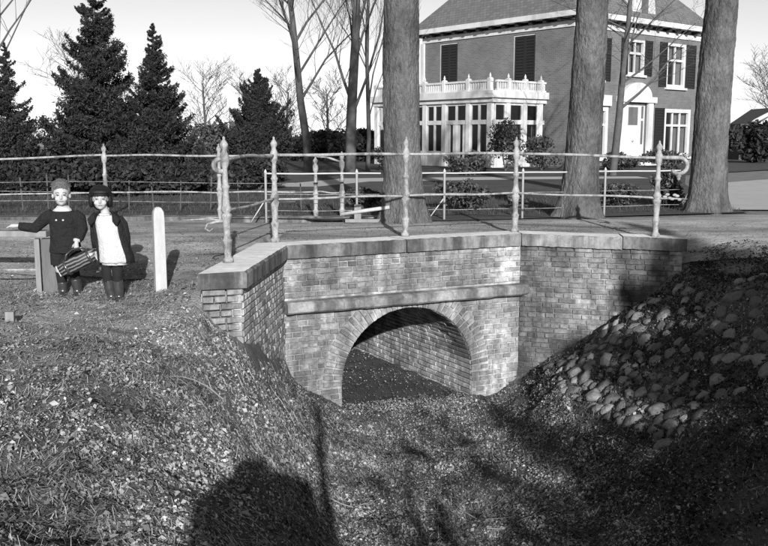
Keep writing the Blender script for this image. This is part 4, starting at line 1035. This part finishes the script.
n = 30000; x = rng.uniform(-9, 6, n); y = rng.uniform(13.9, 20, n); k = ~((np.abs(x - .29) < .35) & (np.abs(y - 13.1) < .4)) & (y > 13.75 + np.clip((x + 1) * .17, 0, 1.2)); x, y = x[k], y[k]
v, q = blades(x, y, -.03 + 0 * x, rng.uniform(.03, .11, len(x)), rng.uniform(.003, .006, len(x)), 1.0)
tag(link('lawn_grass', np_mesh('lawn_grass', v, q), None, M['grass']), 'rough grass on the verge and the lawn edge', 'grass', kind='stuff')
# twigs lying on the bank
for i in range(26):
    x0_, y0_ = random.uniform(-2.6, 2.2), random.uniform(4.6, 9.2)
    if x0_ < -1.1 and y0_ > 7.7: continue
    a = random.uniform(0, 6.28); L = random.uniform(.15, .55); pts_ = []
    for t in range(6):
        xx = x0_ + math.cos(a + .15 * t) * L * t / 5; yy_ = y0_ + math.sin(a + .15 * t) * L * t / 5; pts_.append((xx, yy_, float(G(np.array(xx), np.array(yy_))) + .018 + .01 * (t % 2)))
    tag(MB().tube(pts_, [.005, .005, .004, .004, .003, .002], 5).build('twig', M['straw'] if i % 2 else M['bark_far'], ground))

# ------------------------------------------------------------------ children
def fused(parts, name, m, parent, voxel=.007, smooth=4):
    me = parts.mesh(name); bm = bmesh.new(); bm.from_mesh(me); bmesh.ops.recalc_face_normals(bm, faces=bm.faces); bm.to_mesh(me); bm.free()
    tmp = bpy.data.objects.new('tmp', me); COL.objects.link(tmp)
    rm = tmp.modifiers.new('r', 'REMESH'); rm.mode = 'VOXEL'; rm.voxel_size = voxel
    s2 = tmp.modifiers.new('s', 'SMOOTH'); s2.iterations = smooth; s2.factor = .5
    dg = bpy.context.evaluated_depsgraph_get(); out = bpy.data.meshes.new_from_object(tmp.evaluated_get(dg))
    bpy.data.objects.remove(tmp); out.name = name
    out.polygons.foreach_set('use_smooth', [True] * len(out.polygons))
    if len(out.materials) == 0: out.materials.append(m)
    else: out.materials[0] = m
    return link(name, out, parent)
def head(mb, c, s_=1.0):
    x, y, z = c                                    # centre of the skull; faces -y
    mb.ball((x, y + .01 * s_, z + .02 * s_), (.074 * s_, .088 * s_, .09 * s_), 20, 14)
    mb.ball((x, y - .022 * s_, z - .045 * s_), (.056 * s_, .058 * s_, .062 * s_), 16, 10)
    mb.ball((x, y - .05 * s_, z - .085 * s_), (.024 * s_, .022 * s_, .018 * s_), 10, 8)
    mb.ball((x, y - .084 * s_, z - .03 * s_), (.011 * s_, .016 * s_, .016 * s_), 10, 8)
    mb.ball((x, y - .078 * s_, z - .012 * s_), (.008 * s_, .01 * s_, .022 * s_), 10, 8)
    for q in (-1, 1):
        mb.ball((x + q * .034 * s_, y - .058 * s_, z - .04 * s_), (.024 * s_, .02 * s_, .024 * s_), 10, 8)
        mb.ball((x + q * .078 * s_, y + .012 * s_, z - .018 * s_), (.011 * s_, .018 * s_, .026 * s_), 10, 8)
        mb.ball((x + q * .03 * s_, y - .072 * s_, z + .012 * s_), (.02 * s_, .01 * s_, .007 * s_), 10, 6)
def hand(mb, wrist, d, palm_n, curl=.5, s_=1.0, side=1):
    d = Vector(d).normalized(); n = Vector(palm_n).normalized(); n = (n - d * n.dot(d)).normalized(); b = d.cross(n) * side
    w = Vector(wrist); mb.tube([w, w + d * .02 * s_, w + d * .055 * s_], [.017 * s_, .021 * s_, .021 * s_], 8)
    for i, L in enumerate((.045, .052, .05, .038)):
        p = w + d * .052 * s_ + b * (i - 1.5) * .0125 * s_; a1 = curl * .7; a2 = curl * 1.7; a3 = curl * 2.5
        q1 = p + (d * math.cos(a1) + n * math.sin(a1)) * L * .45 * s_; q2 = q1 + (d * math.cos(a2) + n * math.sin(a2)) * L * .32 * s_; q3 = q2 + (d * math.cos(a3) + n * math.sin(a3)) * L * .25 * s_
        mb.tube([p - d * .012, p, q1, q2, q3], [.0075 * s_, .0075 * s_, .007 * s_, .0065 * s_, .005 * s_], 6)
    p = w + d * .018 * s_ - b * .018 * s_
    mb.tube([p, p + (d * .5 - b * .7 + n * .3) * .022 * s_, p + (d * 1.1 - b * .9 + n * .9) * .032 * s_], [.009 * s_, .0085 * s_, .006 * s_], 6)
def face_bits(par, c, s_, ang):
    x, y, z = c; T_ = lambda mb: turned(mb, c, ang)
    for q in (-1, 1):
        T_(MB().ball((x + q * .03 * s_, y - .0785 * s_, z - .004 * s_), (.0115 * s_, .006 * s_, .005 * s_), 10, 6)).build('eye', M['eye'], par, True)
        T_(MB().tube([(x + q * .016 * s_, y - .083 * s_, z + .018 * s_), (x + q * .03 * s_, y - .083 * s_, z + .022 * s_), (x + q * .046 * s_, y - .074 * s_, z + .016 * s_)], .0032 * s_, 5)).build('eyebrow', M['hair_boy'], par, True)
    T_(MB().ball((x, y - .0795 * s_, z - .062 * s_), (.021 * s_, .006 * s_, .0045 * s_), 10, 6)).build('mouth', M['lips'], par, True)

def zone(o, m2, test):
    o.data.materials.append(m2); k = len(o.data.materials) - 1
    for p in o.data.polygons:
        if test(p.center): p.material_index = k
BOY = (-3.05, 8.55, -.36); GIRL = (-2.54, 8.28, -.365)
def turned(mb, c, ang):
    k = Matrix.Rotation(ang, 3, 'Z'); c = Vector(c); mb.v = [tuple(k @ (Vector(p) - c) + c) for p in mb.v]; return mb
def with_head(b, c, s_, ang): h_ = MB(); head(h_, c, s_); turned(h_, c, ang); b.add(h_.v, h_.f)
# ---- boy
boy = tag(empty('person', BOY), 'short-haired child in dark sweater and shorts holding the bag, hand on the barrier', 'person')
b = MB(); HC = (0, -.03, 1.015)
with_head(b, HC, 1.0, R(17))
b.tube([(0, 0, .86), (0, -.005, .92), (0, -.012, .97)], [.042, .038, .042], 10)
b.loft([(0, .01, .46, .09, .075), (0, .01, .5, .115, .085), (0, .005, .6, .105, .078), (0, 0, .72, .115, .08), (0, 0, .82, .12, .07), (0, 0, .87, .06, .05)], 16)
LH = (-.44, -.02, .715)
b.tube([(-.11, .0, .83), (-.16, .0, .80), (-.28, .02, .70), (-.38, .0, .715), LH], [.04, .042, .035, .026, .019], 10)
hand(b, LH, (-1, -.1, -.05), (0, 0, -1), .3, 1.05, 1)
RH = (.155, -.13, .57)
b.tube([(.11, 0, .83), (.15, .0, .79), (.175, -.02, .68), (.165, -.09, .6), RH], [.04, .042, .035, .027, .019], 10)
hand(b, RH, (.0, -.12, -1), (0, .8, 0), .95, 1.1, 1)
b.tube([(-.055, .01, .5), (-.06, .01, .38), (-.055, -.005, .29), (-.05, .01, .2), (-.045, .015, .08), (-.045, .01, .04)], [.068, .056, .043, .042, .031, .034], 10)
b.tube([(.055, .01, .5), (.065, .0, .38), (.075, -.015, .29), (.085, .005, .2), (.095, .01, .08), (.095, .005, .04)], [.068, .056, .043, .042, .031, .034], 10)
for x_ in (-.045, .095): b.tube([(x_, .03, .035), (x_, -.04, .03), (x_ + .005, -.1, .022)], [.034, .034, .024], 8)
body = fused(b, 'body', M['skin'], boy)
face_bits(boy, HC, 1.0, R(17))
h = MB(); h.ball((0, -.012, 1.075), (.083, .088, .075), 20, 12); h.ball((.0, -.05, 1.115), (.06, .048, .03), 14, 8); h.ball((0, .02, 1.03), (.084, .075, .08), 16, 10)
for q in (-1, 1): h.ball((q * .072, -.035, 1.055), (.014, .03, .04), 10, 6)
hs = MB()
for i in range(420):
    a = random.uniform(0, 2 * math.pi); el_ = random.uniform(.1, 1.5); d0 = Vector((math.cos(a) * math.cos(el_), math.sin(a) * math.cos(el_), math.sin(el_)))
    p0_ = Vector((d0.x * .082, -.012 + d0.y * .087, 1.072 + d0.z * .073)); dirn = (d0 * .9 + Vector((random.gauss(0, .35), random.gauss(-.25, .35), .35))).normalized(); L_s = random.uniform(.01, .022)
    if d0.y < -.3 and d0.z < .45: dirn = Vector((random.gauss(0, .3), -.4, random.uniform(-.9, .2))).normalized()
    hs.tube([p0_ - d0 * .006, p0_ + dirn * L_s * .6, p0_ + dirn * L_s], [.0045, .003, .001], 4)
turned(hs, HC, R(17)).build('hair_strands', M['hair_boy'], boy)
turned(h, HC, R(17))
fused(h, 'hair', M['hair_boy'], boy, .006, 1)
sw = MB()
sw.loft([(0, .01, .455, .150, .108), (0, .01, .47, .155, .112), (0, .008, .55, .142, .105), (0, .005, .66, .134, .1), (0, 0, .76, .14, .098), (0, 0, .83, .135, .085), (0, 0, .865, .095, .066), (0, 0, .885, .06, .052)], 20)
sw.tube([(-.10, .0, .825), (-.165, .0, .79), (-.285, .02, .69), (-.38, .0, .705), (-.43, -.015, .715)], [.058, .06, .052, .042, .034], 12)
sw.tube([(.10, 0, .825), (.155, .0, .785), (.182, -.02, .68), (.172, -.085, .605), (.158, -.12, .585)], [.058, .06, .052, .042, .036], 12)
fused(sw, 'sweater', M['wool'], boy, .008, 3)
MB().rings([[(.055 * k * math.cos(t), -.006 + .05 * k * math.sin(t), z) for t in [2 * math.pi * j / 20 for j in range(20)]] for z, k in ((.855, 1.65), (.862, 1.72), (.885, 1.18), (.905, .92), (.90, .8))], cap=False).build('collar', M['cotton'], boy, True)
for x_ in (-.035, .03): MB().ball((x_, -.1, .775), (.011, .008, .009), 10, 6).build('button', M['cotton'], boy, True)
MB().tube([(.158, -.118, .592), (.156, -.128, .575)], [.034, .03], 12).build('cuff', M['cotton'], boy, True)
sh = MB(); sh.tube([(-.052, .01, .5), (-.062, .008, .42), (-.062, .003, .335)], [.09, .085, .082], 14); sh.tube([(.052, .01, .5), (.068, .004, .42), (.072, -.004, .335)], [.09, .085, .082], 14); sh.ball((0, .01, .49), (.14, .1, .06), 16, 8)
fused(sh, 'shorts', M['wool'], boy, .008, 2)
def boot(par, pts, rad, foot, name='boot'):
    mb = MB(); mb.tube(pts, rad, 12); x_, y_ = foot
    mb.tube([(x_, y_ + .035, .045), (x_, y_ - .02, .045), (x_ + .004, y_ - .075, .034), (x_ + .006, y_ - .11, .028)], [.034, .04, .036, .024], 10)
    fused(mb, name, M['boot'], par, .007, 2)
def stocking(par, pts, rad): MB().tube(pts, rad, 12).build('stocking', M['stocking'], par, True)
stocking(boy, [(-.055, -.002, .275), (-.051, .01, .2), (-.047, .015, .12)], [.049, .048, .042])
stocking(boy, [(.077, -.012, .275), (.085, .005, .2), (.092, .01, .12)], [.049, .048, .042])
boot(boy, [(-.05, .012, .17), (-.047, .014, .1), (-.045, .012, .05)], [.05, .042, .043], (-.045, .01))
boot(boy, [(.084, .004, .20), (.093, .01, .1), (.095, .008, .05)], [.051, .042, .043], (.095, .005))
# ---- girl
girl = tag(empty('person', GIRL), 'dark-haired child in white pinafore, open dark coat and shiny black boots', 'person')
b = MB(); HC = (-.06, -.02, 1.0); with_head(b, HC, .98, R(14))
b.tube([(-.02, 0, .84), (-.035, -.005, .9), (-.05, -.008, .95)], [.042, .036, .04], 10)
b.loft([(.02, .01, .45, .09, .075), (.015, .01, .52, .11, .085), (.0, .005, .62, .1, .075), (-.01, 0, .74, .11, .078), (-.015, 0, .81, .115, .068), (-.02, 0, .86, .055, .048)], 16)
b.tube([(.08, .01, .81), (.115, .025, .75), (.14, .035, .63), (.152, .01, .52)], [.036, .036, .03, .02], 10); hand(b, (.153, .008, .5), (.05, -.1, -1), (-1, 0, 0), .45, 1.0, 1)
b.tube([(-.1, .01, .81), (-.13, .03, .75), (-.148, .06, .63), (-.14, .05, .52)], [.036, .036, .03, .02], 10); hand(b, (-.14, .05, .5), (0, -.1, -1), (1, 0, 0), .45, 1.0, -1)
b.tube([(-.035, .01, .48), (-.035, .01, .36), (-.035, -.002, .27), (-.025, .008, .17), (-.005, .01, .07), (-.005, .005, .04)], [.062, .054, .042, .04, .03, .033], 10)
b.tube([(.06, .01, .48), (.06, .01, .36), (.058, .0, .27), (.06, .01, .17), (.065, .015, .07), (.065, .01, .04)], [.062, .054, .042, .04, .03, .033], 10)
for x_ in (-.005, .065): b.tube([(x_, .03, .035), (x_, -.04, .03), (x_ + .004, -.1, .022)], [.033, .033, .023], 8)
fused(b, 'body', M['skin'], girl)
face_bits(girl, HC, .98, R(14))
h = MB(); x_ = HC[0]
h.ball((x_, .018, 1.045), (.096, .102, .078), 22, 12); h.ball((x_, .045, .98), (.094, .075, .1), 18, 10)
for q in (-1, 1): h.ball((x_ + q * .082, .01, .975), (.022, .05, .065), 12, 8)
h.ball((x_, -.058, 1.055), (.078, .042, .03), 16, 8)
for i in range(50):
    a = random.uniform(-.5, math.pi + .5); c_, s_2 = math.cos(a), math.sin(a); L_h = random.uniform(.07, .11)
    h.tube([(x_ + .088 * c_, .02 + .085 * s_2, 1.03), (x_ + .1 * c_, .022 + .095 * s_2, 1.03 - L_h * .6), (x_ + random.uniform(.085, .105) * c_, .022 + .09 * s_2, 1.03 - L_h)], [.012, .01, .003], 5)
hs = MB()
for i in range(300):
    a = random.uniform(-math.pi, math.pi); c_, s_2 = math.cos(a), math.sin(a); front = s_2 < -.35
    z0_ = random.uniform(1.06, 1.09); L_h = random.uniform(.035, .055) if front else random.uniform(.1, .16); r_ = random.uniform(.096, .104)
    hs.tube([(x_ + .08 * c_, .018 + .085 * s_2, z0_), (x_ + r_ * c_, .018 + (r_ + .006) * s_2, z0_ - L_h * .5), (x_ + (r_ + random.uniform(-.008, .008)) * c_, .018 + (r_ + .002) * s_2, z0_ - L_h)], [.004, .0045, .0015], 4)
turned(hs, HC, R(14)).build('hair_strands', M['hair_girl'], girl)
turned(h, HC, R(14)); fused(h, 'hair', M['hair_girl'], girl, .0055, 1)
turned(MB().tube([(x_ - .07, -.078, 1.03), (x_ - .035, -.098, 1.033), (x_, -.103, 1.034), (x_ + .035, -.098, 1.033), (x_ + .07, -.078, 1.03)], [.006, .011, .012, .011, .006], 8), HC, R(14)).build('fringe', M['hair_girl'], girl, True)
dr = MB()
dr.loft([(.045, .0, .405, .135, .115), (.045, .0, .42, .15, .125), (.04, .0, .5, .138, .118), (.02, 0, .6, .122, .108), (.0, 0, .7, .118, .1), (-.01, 0, .78, .118, .092), (-.015, 0, .825, .1, .075), (-.02, 0, .855, .06, .055)], 24)
o = dr.build('pinafore', M['cotton'], girl, True)
for v_ in o.data.vertices:
    a = math.atan2(v_.co.y, v_.co.x - .03); k = max(0, (.75 - v_.co.z)) * .035; v_.co.x += math.cos(a) * k * math.sin(a * 9); v_.co.y += math.sin(a) * k * math.sin(a * 9)
MB().loft([(.045, 0, .385, .12, .1), (.045, 0, .41, .128, .106)], 20).build('petticoat', M['cotton'], girl, True)
MB().tube([(-.075, -.03, .845), (-.05, -.055, .85), (-.02, -.066, .85), (.01, -.055, .85), (.03, -.03, .845)], .014, 8).build('collar', M['cotton'], girl, True)
# open coat: a thick shell round back and sides
def coat():
    mb = MB(); n = 26; a0, a1 = R(-38), R(214)
    rows = [(.40, .155, .14, .055), (.47, .155, .142, .05), (.56, .142, .135, .03), (.66, .132, .125, .012), (.76, .132, .112, -.005), (.815, .12, .098, -.012), (.85, .09, .075, -.018), (.868, .07, .062, -.02)]
    for i, (z, rx_, ry_, cx_) in enumerate(rows):
        for j in range(n):
            t = a0 + (a1 - a0) * j / (n - 1); w = 1 + .03 * math.sin(5 * t + z * 4)
            mb.v.append((cx_ + rx_ * math.cos(t) * w, .005 + ry_ * math.sin(t) * w, z))
    for i in range(len(rows) - 1):
        for j in range(n - 1): a = i * n + j; mb.f.append((a, a + 1, a + n + 1, a + n))
    return mb
o = coat().build('coat', M['wool'], girl, True); md = o.modifiers.new('t', 'SOLIDIFY'); md.thickness = .018; md.offset = 0
for nm, pt in (('sleeve', [(.08, .01, .81), (.12, .025, .75), (.142, .035, .63), (.152, .01, .53)]), ('sleeve', [(-.1, .01, .81), (-.135, .03, .75), (-.15, .06, .63), (-.14, .05, .53)])):
    MB().tube(pt, [.052, .05, .043, .038], 12).build(nm, M['wool'], girl, True)
for q in (-1, 1):
    lp = MB(); lp.tube([(-.02 + q * .085, -.04, .86), (-.02 + q * .115, -.085, .80), (-.02 + q * .12, -.1, .76)], [.022, .036, .012], 8).build('lapel', M['wool'], girl, True)
stocking(girl, [(-.035, .005, .40), (-.035, -.002, .27), (-.026, .008, .17), (-.012, .01, .1)], [.057, .048, .046, .04]); stocking(girl, [(.06, .005, .40), (.058, .0, .27), (.06, .01, .17), (.064, .013, .1)], [.057, .048, .046, .04])
boot(girl, [(-.032, .004, .24), (-.022, .008, .16), (-.008, .01, .09), (-.005, .006, .05)], [.05, .049, .041, .042], (-.005, .005)); boot(girl, [(.058, .006, .24), (.06, .01, .16), (.064, .013, .09), (.065, .01, .05)], [.05, .049, .041, .042], (.065, .01))
# ---- bag
bg_ = tag(empty('satchel', (-2.855, 8.36, .035)), 'shiny patterned holdall bag hanging between the two children', 'bag')
bm_ = MB(); rs = []
def bag_mat():
    m = bpy.data.materials.new('striped_oilcloth'); m.use_nodes = True; N = m.node_tree.nodes; Lk = m.node_tree.links; b = N['Principled BSDF']; b.inputs['Roughness'].default_value = .35
    tc = N.new('ShaderNodeTexCoord'); w = N.new('ShaderNodeTexWave'); w.bands_direction = 'Z'; w.inputs['Scale'].default_value = 10; w.inputs['Distortion'].default_value = 4; w.inputs['Detail'].default_value = 3
    Lk.new(tc.outputs['Object'], w.inputs['Vector']); cr = N.new('ShaderNodeValToRGB'); cr.color_ramp.elements[0].color = (.015, .015, .015, 1); cr.color_ramp.elements[1].color = (.17, .17, .17, 1); cr.color_ramp.elements[0].position = .35; cr.color_ramp.elements[1].position = .95
    Lk.new(w.outputs['Fac'], cr.inputs[0]); Lk.new(cr.outputs[0], b.inputs['Base Color']); return m
M['bag'] = bag_mat()
for i in range(13):
    t = i / 12; x_ = -.2 + .4 * t; k = .75 + .25 * math.sin(math.pi * min(1, max(0, t * 1.1 - .05))) - (.35 if i == 12 else .12 if i == 11 else 0)
    rs.append([(x_, .07 * k * math.copysign(abs(math.cos(a)) ** .7, math.cos(a)), .075 * k * math.copysign(abs(math.sin(a)) ** .7, math.sin(a))) for a in [2 * math.pi * j / 20 for j in range(20)]])
TB = Matrix.Rotation(R(-26), 4, 'Y')
o = MB().rings(rs).build('bag_body', M['bag'], bg_, True); o.matrix_local = TB
o = MB().box((-.205, 0, 0), (.012, .1, .105)).build('end_panel', M['cotton'], bg_, bevel=.01); o.matrix_local = TB
for y_ in (-.045, .045):
    o = MB().tube([(-.1, y_, .065), (-.07, y_ * .6, .11), (.0, y_ * .3, .128), (.07, y_ * .6, .11), (.1, y_, .065)], .008, 8).build('handle', M['boot'], bg_, True); o.matrix_local = TB
for x_ in (-.12, .12):
    o = MB().rings([[(x_ + dx, .074 * math.cos(a) * 1.0, .079 * math.sin(a)) for a in [2 * math.pi * j / 20 for j in range(20)]] for dx in (-.012, .012)]).build('strap', M['boot'], bg_, True); o.matrix_local = TB

# ---- the one who takes the picture: only the shadow falls into view
ph = tag(empty('person', (.12, -.5, -.44)), 'adult in dark cape and cap standing behind the viewpoint', 'person')
b = MB(); head(b, (.1, .06, 1.6), 1.1)
b.tube([(0, 0, 1.4), (0, .06, 1.5), (0, .1, 1.58)], [.06, .055, .06], 10)
b.loft([(0, 0, .35, .42, .3), (0, 0, .9, .40, .26), (0, .0, 1.25, .40, .22), (0.02, 0, 1.5, .37, .18), (.05, .02, 1.58, .26, .14), (.1, .02, 1.63, .12, .1)], 18)
for q in (-1, 1):
    b.tube([(q * .2, 0, 1.36), (q * .34, -.03, 1.18), (q * .26, -.02, 1.08), (q * .14, .12, 1.3)], [.07, .065, .05, .035], 10)
    hand(b, (q * .14, .12, 1.3), (-q * .3, .4, .7), (-q, 0, 0), .5, 1.5, q)
    b.tube([(q * .1, 0, .85), (q * .11, 0, .45), (q * .12, 0, .06), (q * .12, -.02, .03)], [.1, .075, .05, .05], 10); b.tube([(q * .12, .05, .04), (q * .13, -.16, .03)], [.045, .035], 8)
o = fused(b, 'body', M['wool'], ph, .015, 3)
MB().lathe([(.01, .05), (.1, .045), (.12, .0), (.12, -.03)], (.1, .06, 1.67), 16).build('cap', M['wool'], ph, True)
ph.rotation_euler = (0, 0, math.pi)
ph.location = (.10, -.45, -.44)
